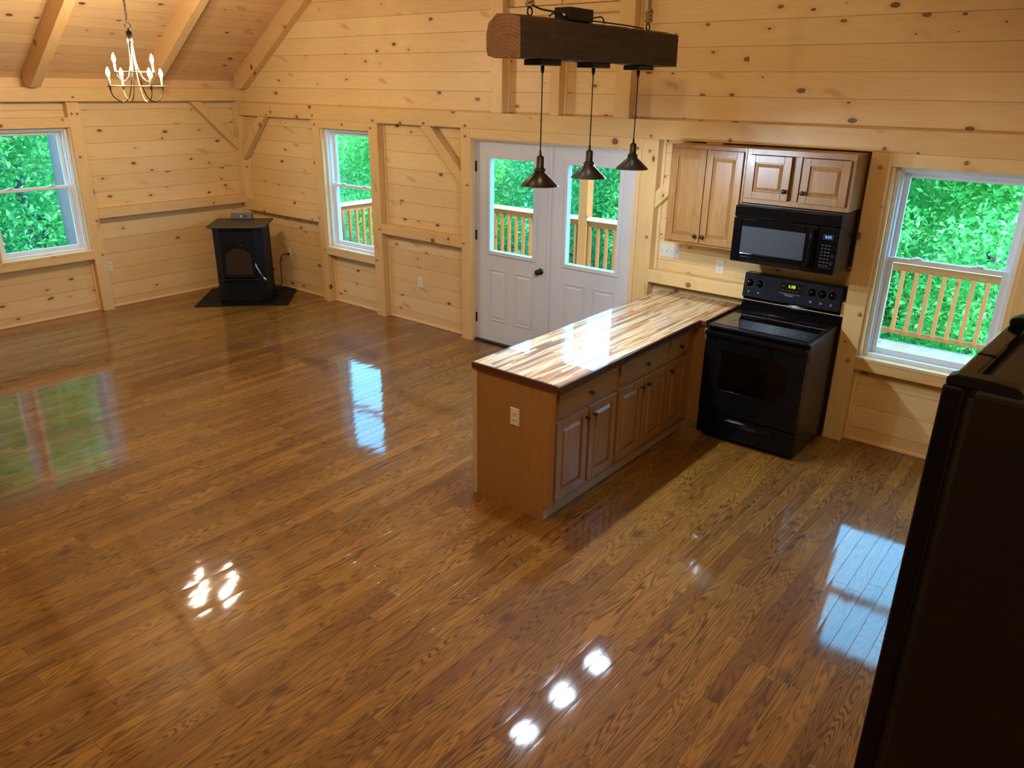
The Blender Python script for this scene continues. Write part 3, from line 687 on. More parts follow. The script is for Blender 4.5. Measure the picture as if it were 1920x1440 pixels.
def base_cabinet(label, y0, y1, drawer, doors, end=False, filler=None):
    """faces +X; local origin on the floor"""
    fx = 6.905; root = thing('base_cabinet', label, 'cabinet', (6.29, y0, 0), 0, 'oak base cabinets under the peninsula counter')
    X = lambda x: x - 6.29; Y = lambda y: y - y0
    c = MB().box(X(6.315), X(fx) - 0.02, 0.002, Y(y1) - 0.002, 0.105, 0.888)
    c.build('carcass', M['oak_zy'], root)
    ff = MB(); s = 0.036; a, b = 0.0, Y(y1)
    ff.box(X(fx) - 0.02, X(fx), a, a + s, 0.105, 0.888).box(X(fx) - 0.02, X(fx), b - s, b, 0.105, 0.888)
    ff.box(X(fx) - 0.02, X(fx), a + s, b - s, 0.852, 0.888).box(X(fx) - 0.02, X(fx), a + s, b - s, 0.105, 0.145).box(X(fx) - 0.02, X(fx), a + s, b - s, 0.670, 0.705)
    if len(doors) > 1:
        m_ = (doors[0][1] + doors[1][0]) / 2; ff.box(X(fx) - 0.02, X(fx), Y(m_) - 0.018, Y(m_) + 0.018, 0.145, 0.670)
    if filler: ff.box(X(fx) - 0.02, X(fx), b, Y(filler), 0.105, 0.888)
    ff.build('face_frame', M['oak_zy'], root, bevel=0.0015)
    dy0, dy1 = drawer
    dm = MB().frustum((Y(dy0), Y(dy1), 0.700, 0.855), (Y(dy0) + 0.006, Y(dy1) - 0.006, 0.706, 0.849), 0, X(fx), X(fx) + 0.019)
    d = dm.build('drawer', M['oak_y'], root, bevel=0.001); knob(d, (X(fx) + 0.019, Y((dy0 + dy1) / 2), 0.778), (1, 0, 0))
    for u0, u1, k in doors:
        m = MB(); raised_door(m, Y(u0), Y(u1), 0.142, 0.672, 0, X(fx) + 0.019, 1)
        dd = m.build('cabinet_door', M['oak_zy'], root, bevel=0.0025)
        knob(dd, (X(fx) + 0.019, Y(k), 0.615), (1, 0, 0))
    MB().box(X(6.838), X(6.856), 0.0 if not end else 0.0, Y(filler or y1), 0.0, 0.104).build('toe_kick', M['birch'], root, bevel=0.001)
    if filler:
        MB().box(X(fx) - 0.02, X(7.008), Y(filler), Y(filler) + 0.018, 0.105, 0.888).build('filler_panel', M['oak_z'], root)
    if end:
        p = MB().prism([(X(6.312), 0.0), (X(6.856), 0.0), (X(6.856), 0.104), (X(6.905), 0.104), (X(6.905), 0.888), (X(6.312), 0.888)], 1, -0.008, 0.001)
        p.build('end_panel', M['oak_panel'], root)
        MB().box(X(6.278), X(6.312), -0.010, 0.03, 0, 0.888).build('corner_strip', M['birch'], root, bevel=0.002)
        MB().box(X(6.895), X(6.922), -0.0105, -0.0005, 0.104, 0.888).build('front_stile', M['oak_z'], root, bevel=0.001)
    return root
base_cabinet('oak base cabinet at the free end of the peninsula, with outlet on its side', -2.475, -1.758, (-2.445, -1.785), ((-2.450, -2.120, -2.145), (-2.095, -1.780, -2.065)), end=True)
base_cabinet('middle two-door oak base cabinet of the peninsula', -1.756, -1.075, (-1.745, -1.090), ((-1.745, -1.432, -1.46), (-1.405, -1.088, -1.375)))
base_cabinet('narrow one-door oak base cabinet beside the range', -1.073, -0.735, (-1.060, -0.775), ((-1.060, -0.775, -1.035),), filler=-0.655)

# ------------------------------------------------------------------ countertop
ct = thing('countertop', 'glossy striped wood peninsula countertop with dark stained edge', 'countertop', (6.281, -2.5, 0.889))
L0 = 2.5
outl = [(0, 0), (0.680, 0), (0.680, 1.815), (0.722, 1.822), (0.722, L0 - 0.055), (0, L0 - 0.055)]
ins = [(0.012, 0.012), (0.668, 0.012), (0.668, 1.822), (0.714, 1.830), (0.714, L0 - 0.055), (0.012, L0 - 0.055)]
MB().prism(ins, 2, 0.0, 0.0415).build('top_slab', M['counter'], ct)
eb = MB()
def strip(pa, pb, qa, qb):
    eb.prism([pa, pb, qb, qa], 2, 0.0, 0.0405)
for i in range(4): strip(outl[i], outl[i + 1], ins[i], ins[i + 1])
strip(outl[5], outl[0], ins[5], ins[0])
eb.build('edge_band', M['bark_edge'], ct, bevel=0.003)

# ------------------------------------------------------------------ outlets and switches
def outlet(label, loc, rz, w=0.072, h=0.116, group='duplex outlets on the walls and cabinet'):
    r = thing('wall_outlet', label, 'outlet', loc, rz, group)
    MB().frustum((-w / 2, w / 2, -h / 2, h / 2), (-w / 2 + 0.004, w / 2 - 0.004, -h / 2 + 0.004, h / 2 - 0.004), 1, 0.0, -0.006).build('cover_plate', M['ivory'], r)
    for s in (-1, 1):
        rc = MB().box(-0.017, 0.017, -0.008, -0.005, s * 0.021 - 0.014, s * 0.021 + 0.014).build('receptacle', M['ivory'], r, bevel=0.004)
        MB().box(-0.008, -0.005, -0.0086, -0.007, s * 0.021 - 0.004, s * 0.021 + 0.006).box(0.005, 0.008, -0.0086, -0.007, s * 0.021 - 0.004, s * 0.021 + 0.006).lathe([(0.0028, 0), (0.0028, 0.0012), (0, 0.0012)], (0, -0.0075, s * 0.021 - 0.009), (0, -1, 0), 8).build('slots', M['slot'], rc)
    return r
outlet('ivory outlet low on the boards between window and french doors', (3.238, B, 0.477), 0)
o_st = outlet('ivory outlet behind the pellet stove, cord plugged in', (0.83, B, 0.486), 0)
outlet('ivory outlet on the left wall, right of its window', (0.0, -1.888, 0.49), PI / 2)
outlet('ivory outlet between the range and the wall cabinet', (6.745, B, 1.18), 0)
outlet('ivory outlet on the end panel of the peninsula', (6.623, -2.483, 0.645), 0)
sw = thing('light_switch', 'wide ivory four-gang switch plate under the cabinets', 'switch', (6.27, B, 1.25))
MB().frustum((-0.085, 0.105, -0.058, 0.058), (-0.081, 0.101, -0.054, 0.054), 1, 0, -0.006).build('cover_plate', M['ivory'], sw)
for i in range(4):
    MB().box(-0.062 + i * 0.046 - 0.004, -0.062 + i * 0.046 + 0.004, -0.016, -0.004, -0.008, 0.010).build('toggle', M['ivory'], sw, bevel=0.002)
tag(MB().box(3.895, 3.930, -0.0, B, 1.195, 1.29).build('door_sensor', M['white_plastic'], bevel=0.003), 'small white box on the boards left of the french doors', 'sensor')

# ------------------------------------------------------------------ microwave
mw = thing('microwave', 'black over-the-range microwave with blue clock digits', 'microwave', (7.39, -0.41, 1.343))
def X_(x): return x - 7.39
MB().box(-0.380, 0.380, 0.035, 0.452, 0.0, 0.418).build('body', M['app_satin'], mw, bevel=0.004)
MB().box(-0.380, 0.380, 0.0, 0.034, 0.332, 0.414).build('vent_grille', M['app_gloss'], mw, bevel=0.008)
md = MB(); wx0, wx1, wz0, wz1 = -0.315, 0.150, 0.075, 0.268
md.box(-0.380, wx0, 0.0, 0.034, 0.004, 0.326).box(wx1, 0.236, 0.0, 0.034, 0.004, 0.326).box(wx0, wx1, 0, 0.034, wz1, 0.326).box(wx0, wx1, 0, 0.034, 0.004, wz0)
md = md.build('oven_door', M['app_gloss'], mw, bevel=0.006)
MB().box(wx0 - 0.002, wx1 + 0.002, 0.008, 0.012, wz0 - 0.002, wz1 + 0.002).build('door_window', M['mesh_window'], md)
MB().tube([(0.205, -0.002, 0.045), (0.205, -0.028, 0.058), (0.205, -0.034, 0.10), (0.205, -0.034, 0.24), (0.205, -0.028, 0.282), (0.205, -0.002, 0.295)], 0.012, 10).build('handle', M['app_gloss'], md)
MB().box(-0.30, 0.16, -0.004, 0.002, 0.042, 0.050).build('chin_bar', M['app_gloss'], md, bevel=0.002)
cp = MB().box(0.240, 0.380, 0.0, 0.034, 0.004, 0.326).build('control_panel', M['app_gloss'], mw, bevel=0.004)
MB().box(0.275, 0.345, -0.002, 0.002, 0.245, 0.280).build('display', M['led_back_blue'], cp)
text('clock_digits', '1:11', M['led_blue'], cp, (0.31, -0.003, 0.262), 0.026)
kp = MB()
for r in range(7):
    for c in range(3):
        kp.box(0.272 + c * 0.023, 0.286 + c * 0.023, -0.0012, 0.001, 0.062 + r * 0.023, 0.069 + r * 0.023)
kp.build('keypad', M['mark_dim'], cp)
MB().lathe([(0.010, 0), (0.010, 0.001), (0.007, 0.001), (0.007, 0)], (0.352, 0.0, 0.135), (0, -1, 0), 16).build('start_button', M['mark_dim'], cp)
MB().lathe([(0.012, 0), (0.012, 0.001), (0.009, 0.001), (0.009, 0)], (0.352, 0.0, 0.085), (0, -1, 0), 16).build('stop_button', M['mark_dim'], cp)
MB().box(0.27, 0.355, -0.001, 0.001, 0.050, 0.052).build('panel_line', M['mark_dim'], cp)

# ------------------------------------------------------------------ range
rg = thing('electric_range', 'black freestanding electric range with smooth glass cooktop', 'range', (7.39, -0.68, 0.0))
MB().box(-0.379, 0.379, 0.045, 0.70, 0.03, 0.895).build('body', M['app_side'], rg, bevel=0.004)
ck = MB().box(-0.381, 0.381, 0.0, 0.60, 0.893, 0.912).build('cooktop', M['app_satin'], rg, bevel=0.006, seg=3)
MB().box(-0.350, 0.350, 0.045, 0.575, 0.9115, 0.9165).build('cooktop_glass', M['app_glass'], ck, bevel=0.002)
M['ring_mark'] = plain('burner_ring_print', (0.030, 0.032, 0.036), 0.15)
for cx, cy, r in ((-0.18, 0.17, 0.085), (0.18, 0.17, 0.115), (-0.18, 0.44, 0.105), (0.18, 0.44, 0.08)):
    MB().lathe([(r, 0), (r, 0.0006), (r - 0.005, 0.0006), (r - 0.005, 0)], (cx, cy, 0.9163), seg=40).lathe([(r * .6, 0), (r * .6, 0.0006), (r * .6 - 0.003, 0.0006), (r * .6 - 0.003, 0)], (cx, cy, 0.9163), seg=40).build('burner_ring', M['ring_mark'], ck)
# back guard: riser and slanted control console
bgm = MB().prism([(0.60, 0.905), (0.66, 0.905), (0.705, 1.0), (0.705, 1.197), (0.622, 1.197), (0.600, 1.012), (0.628, 1.000), (0.632, 0.965), (0.600, 0.940)], 0, -0.380, 0.380)
bg = bgm.build('backguard', M['app_gloss'], rg, bevel=0.004)
# console face plate, tilted
tl = math.atan2(0.022, 0.185)
pl = MB().box(-0.372, 0.372, -0.004, 0.0, 0.0, 0.180).build('console_plate', M['panel_blue'], bg, bevel=0.001, loc=(0, 0.6005, 1.014), rot=(-tl, 0, 0))
for kx in (-0.331, -0.252, 0.156, 0.232, 0.307):
    kb = MB().lathe([(0.0, 0), (0.030, 0), (0.030, 0.003), (0.022, 0.005), (0.020, 0.024), (0.017, 0.027), (0, 0.027)], (kx, -0.004, 0.110), (0, -1, 0), 20).box(kx - 0.004, kx + 0.004, -0.034, -0.028, 0.093, 0.127)
    kb.build('control_knob', M['app_gloss'], pl)
    MB().box(kx - 0.0015, kx + 0.0015, -0.0348, -0.0335, 0.115, 0.126).build('knob_pointer', M['mark'], pl)
    tk = MB()
    for i in range(11):
        a = math.radians(-240 + i * 30)
        tk.box(kx + 0.036 * math.cos(a) - 0.0012, kx + 0.036 * math.cos(a) + 0.0012, -0.0048, -0.0035, 0.110 + 0.036 * math.sin(a) - 0.0012, 0.110 + 0.036 * math.sin(a) + 0.0012)
    tk.build('dial_marks', M['mark'], pl)
    q = MB()
    for (a, b_, c, d) in ((-.007, .007, .045, .047), (-.007, .007, .033, .035), (-.007, -.005, .035, .045), (.005, .007, .035, .045), (.001, .005, .036, .040)):
        q.box(kx + a, kx + b_, -0.0048, -0.0035, c, d)
    q.build('burner_symbol', M['mark'], pl)
MB().box(-0.085, 0.080, -0.0065, -0.003, 0.075, 0.155).build('display_window', M['app_glass'], pl, bevel=0.002)
text('clock_digits', '1:10', M['led_green'], pl, (0.0, -0.0075, 0.127), 0.032)
for a, b_, c in [(-0.070 + i * 0.026, -0.058 + i * 0.026, 0.092) for i in range(5)] + [(-0.072, -0.055, 0.124), (0.050, 0.065, 0.124)]:
    MB().box(a, b_, -0.0075, -0.006, c, c + 0.006).build('display_button', M['mark_dim'], pl)
MB().box(-0.085, 0.080, -0.0068, -0.004, 0.070, 0.0715).build('display_underline', M['mark'], pl)
text('brand_lettering', 'FRIGIDAIRE', M['mark'], pl, (-0.012, -0.005, 0.057), 0.013)
# oven door
od = MB(); ox0, ox1, oz0, oz1 = -0.24, 0.262, 0.425, 0.735
od.box(-0.378, ox0, 0.0, 0.042, 0.232, 0.868).box(ox1, 0.378, 0, 0.042, 0.232, 0.868).box(ox0, ox1, 0, 0.042, oz1, 0.868).box(ox0, ox1, 0, 0.042, 0.232, oz0)
od = od.build('oven_door', M['app_gloss'], rg, bevel=0.0015)
def smoky():
    t = NT('smoked_oven_glass'); tr = t.n('BsdfTransparent'); tr.inputs[0].default_value = (0.42, 0.42, 0.45, 1)
    gl = t.n('BsdfGlossy'); gl.inputs['Roughness'].default_value = 0.02; fr = t.n('Fresnel'); fr.inputs[0].default_value = 1.5
    g = t.n('NewGeometry'); k = t.math('MULTIPLY', fr.outputs[0], t.math('SUBTRACT', 1.0, g.outputs['Backfacing']))
    m = t.n('MixShader'); t.link(k, m.inputs[0]); t.link(tr.outputs[0], m.inputs[1]); t.link(gl.outputs[0], m.inputs[2]); t.link(m.outputs[0], t.out.inputs[0]); return t.m
MB().box(ox0 - 0.01, ox1 + 0.01, 0.006, 0.012, oz0 - 0.01, oz1 + 0.01).build('door_window', smoky(), od)
rk = MB()
for z in (0.655, 0.575, 0.49): rk.box(-0.19, 0.24, 0.020, 0.026, z, z + 0.0035)
rk.build('oven_rack', M['chrome_line'], rg)
hb = MB().box(-0.378, 0.378, -0.030, -0.006, 0.838, 0.872).box(-0.36, -0.33, -0.010, 0.004, 0.842, 0.868).box(0.33, 0.36, -0.010, 0.004, 0.842, 0.868)
hb.build('handle', M['app_gloss'], od, bevel=0.010, seg=3)
dr = MB().box(-0.378, 0.378, 0.002, 0.042, 0.045, 0.222).build('storage_drawer', M['app_gloss'], rg, bevel=0.006)
MB().prism([(-0.018, 0.196), (0.002, 0.205), (0.002, 0.165), (-0.006, 0.158)], 0, -0.235, 0.225).build('drawer_pull', M['app_gloss'], dr, bevel=0.003)
MB().box(-0.36, 0.36, 0.07, 0.66, 0.0, 0.035).build('plinth', M['app_satin'], rg)

# ------------------------------------------------------------------ refrigerator
fa = math.atan2(-0.054, 0.904)
fr = thing('refrigerator', 'tall black refrigerator at the right edge, seen from above', 'refrigerator', (8.977, -3.461, 0.0), fa)
FW, FH = 0.906, 1.75
MB().box(0.085, 0.74, 0.004, FW - 0.004, 0.03, FH - 0.012).build('cabinet_body', M['app_side'], fr, bevel=0.006)
MB().box(0.062, 0.086, 0.02, FW - 0.02, 0.05, FH - 0.03).build('door_gasket', M['cord_black'], fr)
dl = MB().box(0.0, 0.062, 0.0, FW * 0.43 - 0.002, 0.06, FH).build('freezer_door', M['app_gloss'], fr, bevel=0.012, seg=3)
dr2 = MB().box(0.0, 0.062, FW * 0.43 + 0.002, FW, 0.06, FH).build('fridge_door', M['app_gloss'], fr, bevel=0.012, seg=3)
for par, y in ((dl, FW * 0.43 - 0.045), (dr2, FW * 0.43 + 0.045)):
    MB().tube([(0.0, y, 0.75), (-0.040, y, 0.78), (-0.045, y, 1.10), (-0.040, y, 1.42), (0.0, y, 1.45)], 0.011, 10).build('door_handle', M['app_gloss'], par)
for y0 in (0.0, FW - 0.075):
    h = MB().prism([(0.006, 0.0), (0.006, 0.022), (0.03, 0.034), (0.12, 0.036), (0.185, 0.030), (0.200, 0.018), (0.200, 0.0)], 1, y0 + 0.004, y0 + 0.066)
    h.build('hinge_cover', M['app_satin'], fr, bevel=0.005, loc=(0, 0, FH + 0.001))
MB().box(0.09, 0.72, 0.03, FW - 0.03, 0.0, 0.032).build('base_grille', M['app_satin'], fr)

# ------------------------------------------------------------------ pellet stove in the corner
SD = Vector((0.382, 0.394, 0)).normalized()      # along the stove front, left to right
ang = math.atan2(SD.y, SD.x)
pad = thing('hearth_pad', 'thin black hearth pad in the room corner', 'hearth pad', (0.714, -1.288, 0.0), ang)
MB().prism([(0, 0), (1.10, 0), (1.10, 0.85), (1.03, 0.92), (0.07, 0.92), (0, 0.85)], 2, 0.0, 0.012).build('steel_plate', M['stove'], pad, bevel=0.003)
st = thing('pellet_stove', 'black freestanding pellet stove with arched glass door', 'stove', (0.885, -1.06, 0.012), ang)
def plan(x0, x1, y0, y1, c): return [(x0 + c, y0), (x1 - c, y0), (x1, y0 + c), (x1, y1), (x0, y1), (x0, y0 + c)]
SW = 0.58
MB().prism(plan(0.0, SW, 0.0, 0.54, 0.09), 2, 0.0, 0.05).build('pedestal', M['stove'], st, bevel=0.004)
MB().prism(plan(-0.012, SW + 0.012, -0.012, 0.55, 0.09), 2, 0.05, 0.068).build('base_plate', M['stove'], st, bevel=0.005)
MB().prism(plan(0.0, SW, 0.0, 0.54, 0.09), 2, 0.068, 0.925).build('firebox', M['stove'], st, bevel=0.004)
MB().prism(plan(-0.045, SW + 0.045, -0.045, 0.60, 0.07), 2, 0.925, 0.95).build('top_plate', M['stove_top'], st, bevel=0.006)
# arched door
def arch(x0, x1, z0, zs, zt, n=14):
    c = (x0 + x1) / 2; hw = (x1 - x0) / 2; rise = zt - zs
    R_ = (hw * hw + rise * rise) / (2 * rise); a = math.asin(hw / R_)
    return [(x0, z0), (x1, z0)] + [(c + R_ * math.sin(a - 2 * a * i / n), zt - R_ + R_ * math.cos(a - 2 * a * i / n)) for i in range(n + 1)]
dp = MB().prism(arch(0.105, SW - 0.105, 0.335, 0.62, 0.72), 1, -0.020, 0.0).build('fire_door', M['stove'], st, bevel=0.005)
MB().prism(arch(0.14, SW - 0.14, 0.37, 0.60, 0.685), 1, -0.024, -0.018).build('door_glass', M['stove_glass'], dp, bevel=0.002)
ar = arch(0.105, SW - 0.105, 0.335, 0.62, 0.725)[2:]
MB().tube([(x, -0.022, z + 0.004) for x, z in ar], 0.008, 8).build('door_arch_trim', M['app_satin'], dp)
MB().tube([(0.10, -0.03, 0.312), (SW - 0.08, -0.03, 0.312)], 0.010, 8).build('ash_lip', M['app_satin'], st)
MB().tube([(SW - 0.10, -0.03, 0.52), (SW - 0.085, -0.05, 0.47), (SW - 0.05, -0.055, 0.40), (SW - 0.01, -0.055, 0.345)], [0.008, 0.007, 0.005, 0.005], 8).build('handle', M['chrome_line'], dp)
MB().lathe([(0, -0.03), (0.010, -0.024), (0.013, 0.0), (0.010, 0.024), (0, 0.03)], (SW - 0.0, -0.055, 0.325), (0.6, 0, -0.8), 10).build('handle_grip', M['chrome_line'], dp)
sl = MB()
for r in range(2):
    for i in range(15):
        u = -1 + 2 * i / 14; x = SW / 2 + u * 0.175; z = 0.80 + r * 0.030 + 0.035 * (1 - u * u)
        sl.box(x - 0.008, x + 0.008, -0.002, 0.002, z - 0.010, z + 0.010)
sl.build('louvre_slots', plain('slot_black', (0.001, 0.001, 0.001), 0.9), st)
cb = thing('control_box', 'small grey control box standing on top of the stove', 'control box', (0,0,0), ang)
pt = st.location + Matrix.Rotation(ang, 3, 'Z') @ Vector((SW / 2 - 0.02, 0.50, 0.951)); cb.location = pt
MB().box(-0.13, 0.13, 0.0, 0.06, 0.0, 0.072).build('casing', M['grey_plastic'], cb, bevel=0.006)
MB().box(-0.118, 0.118, -0.003, 0.001, 0.010, 0.062).build('face_plate', plain('grey_face', (0.16, 0.155, 0.16), 0.4), cb, bevel=0.002)
MB().box(-0.012, 0.006, -0.007, 0.0, 0.026, 0.050).build('white_switch', M['white_plastic'], cb)
MB().box(0.022, 0.060, -0.005, 0.0, 0.028, 0.048).build('readout', M['slot'], cb)
# stove cord
pc = thing('power_cord', 'black power cord from the wall outlet down to the hearth pad', 'cord', (0.83, B, 0.466))
MB().lathe([(0.0, -0.002), (0.014, 0.0), (0.016, 0.02), (0.008, 0.034), (0, 0.036)], (0, -0.009, 0.0), (0, -1, 0), 12).build('plug', M['cord_black'], pc)
def spline(P, n=8):
    P = [Vector(p) for p in P]; out = []
    for i in range(len(P) - 1):
        p0, p1, p2, p3 = P[max(i - 1, 0)], P[i], P[i + 1], P[min(i + 2, len(P) - 1)]
        for k in range(n):
            t = k / n; out.append(0.5 * ((2 * p1) + (p2 - p0) * t + (2 * p0 - 5 * p1 + 4 * p2 - p3) * t * t + (3 * p1 - p0 - 3 * p2 + p3) * t ** 3))
    return out + [P[-1]]
MB().tube(spline([(0, -0.04, 0), (-0.05, -0.075, -0.01), (-0.09, -0.09, -0.08), (-0.085, -0.10, -0.22), (-0.05, -0.13, -0.36), (-0.07, -0.16, -0.425), (-0.02, -0.24, -0.446), (0.10, -0.30, -0.446), (0.17, -0.36, -0.446), (0.10, -0.45, -0.446), (-0.03, -0.47, -0.446), (-0.05, -0.55, -0.446), (0.06, -0.60, -0.446)]), 0.006, 8).build('cable', M['cord_black'], pc)
MB().box(0.0, 0.05, -0.43, -0.40, -0.446, -0.436).build('tag', M['white_plastic'], pc)

# ------------------------------------------------------------------ beam light over the peninsula
bl = thing('beam_pendant_light', 'rough dark hewn beam light with three cone pendants on cords', 'pendant light', (6.615, -2.62, 2.673))
BL, BW, BH = 1.65, 0.115, 0.192
bm = bmesh.new(); rings = []
sec = [(-0.105, 0.012), (-0.05, 0.0), (0.115, 0.0), (0.116, 0.10), (0.112, 0.188), (0.03, 0.206), (-0.045, 0.205), (-0.10, 0.165), (-0.116, 0.11), (-0.115, 0.04)]
NSEG = 34
for i in range(NSEG + 1):
    y = BL * i / NSEG; ring = []
    for k, (x, z) in enumerate(sec):
        j = 0.0018; end = 0.010 if i in (0, NSEG) else 0
        ring.append(bm.verts.new((x * (1 - end / 0.115 * 0.3) + random.uniform(-j, j), y + (0.0 if 0 < i < NSEG else 0), z + random.uniform(-j, j) + (random.uniform(0, .004) if k in (1, 2) and 0 < i < NSEG else 0))))
    rings.append(ring)
for a, b_ in zip(rings, rings[1:]):
    for k in range(len(sec)):
        bm.faces.new((a[k], a[(k + 1) % len(sec)], b_[(k + 1) % len(sec)], b_[k]))
f0 = bm.faces.new(rings[0][::-1]); f1 = bm.faces.new(rings[-1]); f0.material_index = f1.material_index = 1
mb = MB(); mb.bm.free(); mb.bm = bm
mb.build('hewn_beam', None, bl, mats=[M['hewn'], M['end_grain']], bevel=0.003)
def shade_pendant(y, zr):
    x = 0.025; lz = zr - 2.673     # rim height relative to the beam's underside
    MB().box(x - 0.055, x + 0.055, y - 0.095, y + 0.095, -0.028, 0.0).build('canopy', M['black_metal'], bl, bevel=0.003)
    c = MB().tube([(x, y, -0.028), (x, y, lz + 0.175)], 0.0035, 8).build('cord', M['cord_black'], bl)
    MB().lathe([(0.0, 0.0), (0.010, 0.0), (0.010, -0.025), (0.005, -0.04), (0, -0.04)], (x, y, -0.028), seg=12).build('cord_grip', M['black_metal'], c)
    sh = MB().lathe([(0.0, 0.192), (0.006, 0.190), (0.007, 0.165), (0.018, 0.160), (0.0215, 0.152), (0.0215, 0.100), (0.030, 0.092), (0.033, 0.090), (0.033, 0.078), (0.030, 0.075), (0.105, 0.006), (0.108, 0.0)], (x, y, lz), seg=40)
    s = sh.build('lamp_shade', M['bronze'], bl)
    MB().lathe([(0.108, 0.0), (0.106, 0.0), (0.1035, 0.005), (0.029, 0.0725), (0.0, 0.074)], (x, y, lz), seg=40).build('shade_lining', M['shade_in'], s)
    MB().lathe([(0, -0.050), (0.014, -0.046), (0.024, -0.034), (0.027, -0.020), (0.022, -0.004), (0.013, 0.012), (0.012, 0.024), (0, 0.026)], (x, y, lz + 0.052), seg=20).build('bulb', M['bulb_cool'], s)
    L = bpy.data.lights.new('pendant_lamp', 'POINT'); L.energy = P_PEND; L.color = (0.62, 0.80, 1.0); L.shadow_soft_size = 0.028
    lo = bpy.data.objects.new('pendant_lamp', L); COL.objects.link(lo); lo.parent = bl; lo.location = (x, y, lz - 0.004)
P_PEND = 52.0
for y, z in ((0.305, 2.018), (0.80, 2.024), (1.315, 2.042)): shade_pendant(y, z)
MB().box(-0.03, 0.075, 0.47, 0.70, 0.203, 0.268).build('junction_box', M['black_metal'], bl, bevel=0.004)
MB().lathe([(0.008, 0), (0.008, 0.02), (0.012, 0.02), (0.012, 0.03), (0, 0.03)], (0.04, 0.475, 0.225), (0.3, -1, 0), 10).build('cable_clamp', M['chrome_line'], bl)
def wire(P, r=0.004): MB().tube(spline(P, 6), r, 8).build('wire', M['cord_black'], bl)
wire([(0.04, 0.45, 0.228), (0.05, 0.36, 0.235), (0.045, 0.25, 0.24), (0.04, 0.18, 0.255)], 0.005)
wire([(0.05, 0.47, 0.222), (0.06, 0.40, 0.218), (0.07, 0.33, 0.225), (0.07, 0.29, 0.208)])
wire([(0.05, 0.70, 0.225), (0.06, 0.76, 0.235), (0.06, 0.81, 0.238), (0.06, 0.84, 0.208)])
wire([(0.05, 0.70, 0.215), (0.06, 0.90, 0.214), (0.06, 1.10, 0.213), (0.05, 1.30, 0.209)])
CH = roof(6.615) - 2.673
for i, y in enumerate((0.19, 1.405)):
    ey = MB().tube(arc((0.02, y, 0.225), 0.020, 0, 2 * PI, 16, (0, 1, 0), (0, 0, 1))[:-1], 0.0045, 8, closed=True).tube([(0.02, y, 0.19), (0.02, y, 0.206)], 0.005, 8)
    ey.build('eye_bolt', M['black_metal'], bl)
    rp = MB()
    rp.tube([(0.02 + 0.006, y - 0.004, 0.25), (0.02 + 0.010, y, 0.40), (0.02 + 0.008, y, CH)], 0.0065, 8).tube([(0.02 - 0.006, y + 0.008, 0.25), (0.02 - 0.012, y + 0.012, 0.40), (0.02 - 0.010, y + 0.010, CH)], 0.0065, 8)
    for kz, kr in ((0.262, 0.017), (0.285, 0.015), (0.306, 0.018)):
        for q_ in range(2):
            rp.tube(arc((0.02, y, kz + q_ * 0.008), kr, 0, 2 * PI, 12, Vector((0.3 if q_ else 1, 1, 0.35)).normalized(), Vector((-1, 0.4, 0.5 - q_)).normalized())[:-1], 0.0085, 8, closed=True)
    rp.build('hanging_rope', M['rope'], bl)

# ------------------------------------------------------------------ chandelier
chx, chy = 2.35, -2.40
chn = thing('chandelier', 'six-light candle chandelier in brass and black hanging left', 'chandelier', (chx, chy, 0.0), math.radians(10))
vd = math.atan2(-5.86 - chy, 9.30 - chx) - math.radians(10)
def ringm(z, r): return MB().tube(arc((0, 0, z), r, 0, 2 * PI, 40, (1, 0, 0), (0, 1, 0))[:-1], 0.005, 8, closed=True)
ringm(2.497, 0.232).build('lower_ring', M['brass'], chn)
ringm(2.610, 0.147).build('upper_ring', M['brass'], chn)
MB().lathe([(0, 2.835), (0.024, 2.835), (0.024, 2.928), (0.008, 2.930), (0.006, 2.945), (0, 2.945)], seg=20).build('black_hub', M['black_metal'], chn)
M_arm = plain('two_tone_arm', (0.05, 0.04, 0.03), 0.3, 1.0)
def arm(a, R_, zb, zc, mat):
    d = Vector((math.cos(a), math.sin(a), 0))
    pts = [d * 0.012 + Vector((0, 0, 2.848)), d * 0.014 + Vector((0, 0, 2.78)), d * 0.024 + Vector((0, 0, 2.66)), d * 0.045 + Vector((0, 0, (zb + 2.66) / 2)),
           d * (R_ * 0.36) + Vector((0, 0, zb + 0.035)), d * (R_ * 0.62) + Vector((0, 0, zb)), d * (R_ * 0.90) + Vector((0, 0, zb + 0.035)), d * R_ + Vector((0, 0, zb + 0.085)), d * R_ + Vector((0, 0, zc))]
    ao = MB().tube(spline(pts, 6), 0.0048, 8).build('arm', mat, chn)
    MB().lathe([(0.004, -0.035), (0.009, -0.03), (0.009, 0.0), (0.011, 0.0), (0.011, 0.010), (0, 0.010)], d * R_ + Vector((0, 0, zc)), seg=12).build('candle_cup', M['brass'], ao)
    MB().lathe([(0, 0.0), (0.0085, 0.0), (0.0085, 0.062), (0, 0.062)], d * R_ + Vector((0, 0, zc + 0.01)), seg=12).build('candle_sleeve', M['candle'], ao)
    MB().lathe([(0.0, 0), (0.007, 0.0), (0.014, 0.018), (0.016, 0.030), (0.012, 0.050), (0.004, 0.070), (0, 0.076)], d * R_ + Vector((0, 0, zc + 0.072)), seg=14).build('flame_bulb', M['bulb_warm'], ao)
    L = bpy.data.lights.new('candle_lamp', 'POINT'); L.energy = P_CH; L.color = (1.0, 0.84, 0.62); L.shadow_soft_size = 0.02
    lo = bpy.data.objects.new('candle_lamp', L); COL.objects.link(lo); lo.parent = chn; lo.location = d * R_ + Vector((0, 0, zc + 0.175))
P_CH = 17.0
for i in range(4): arm(vd + math.radians(28 + 90 * i), 0.232, 2.372, 2.497, M_arm if i % 2 else M['brass'])
for i in range(2): arm(vd + math.radians(88 + 180 * i), 0.147, 2.535, 2.610, M['brass'])
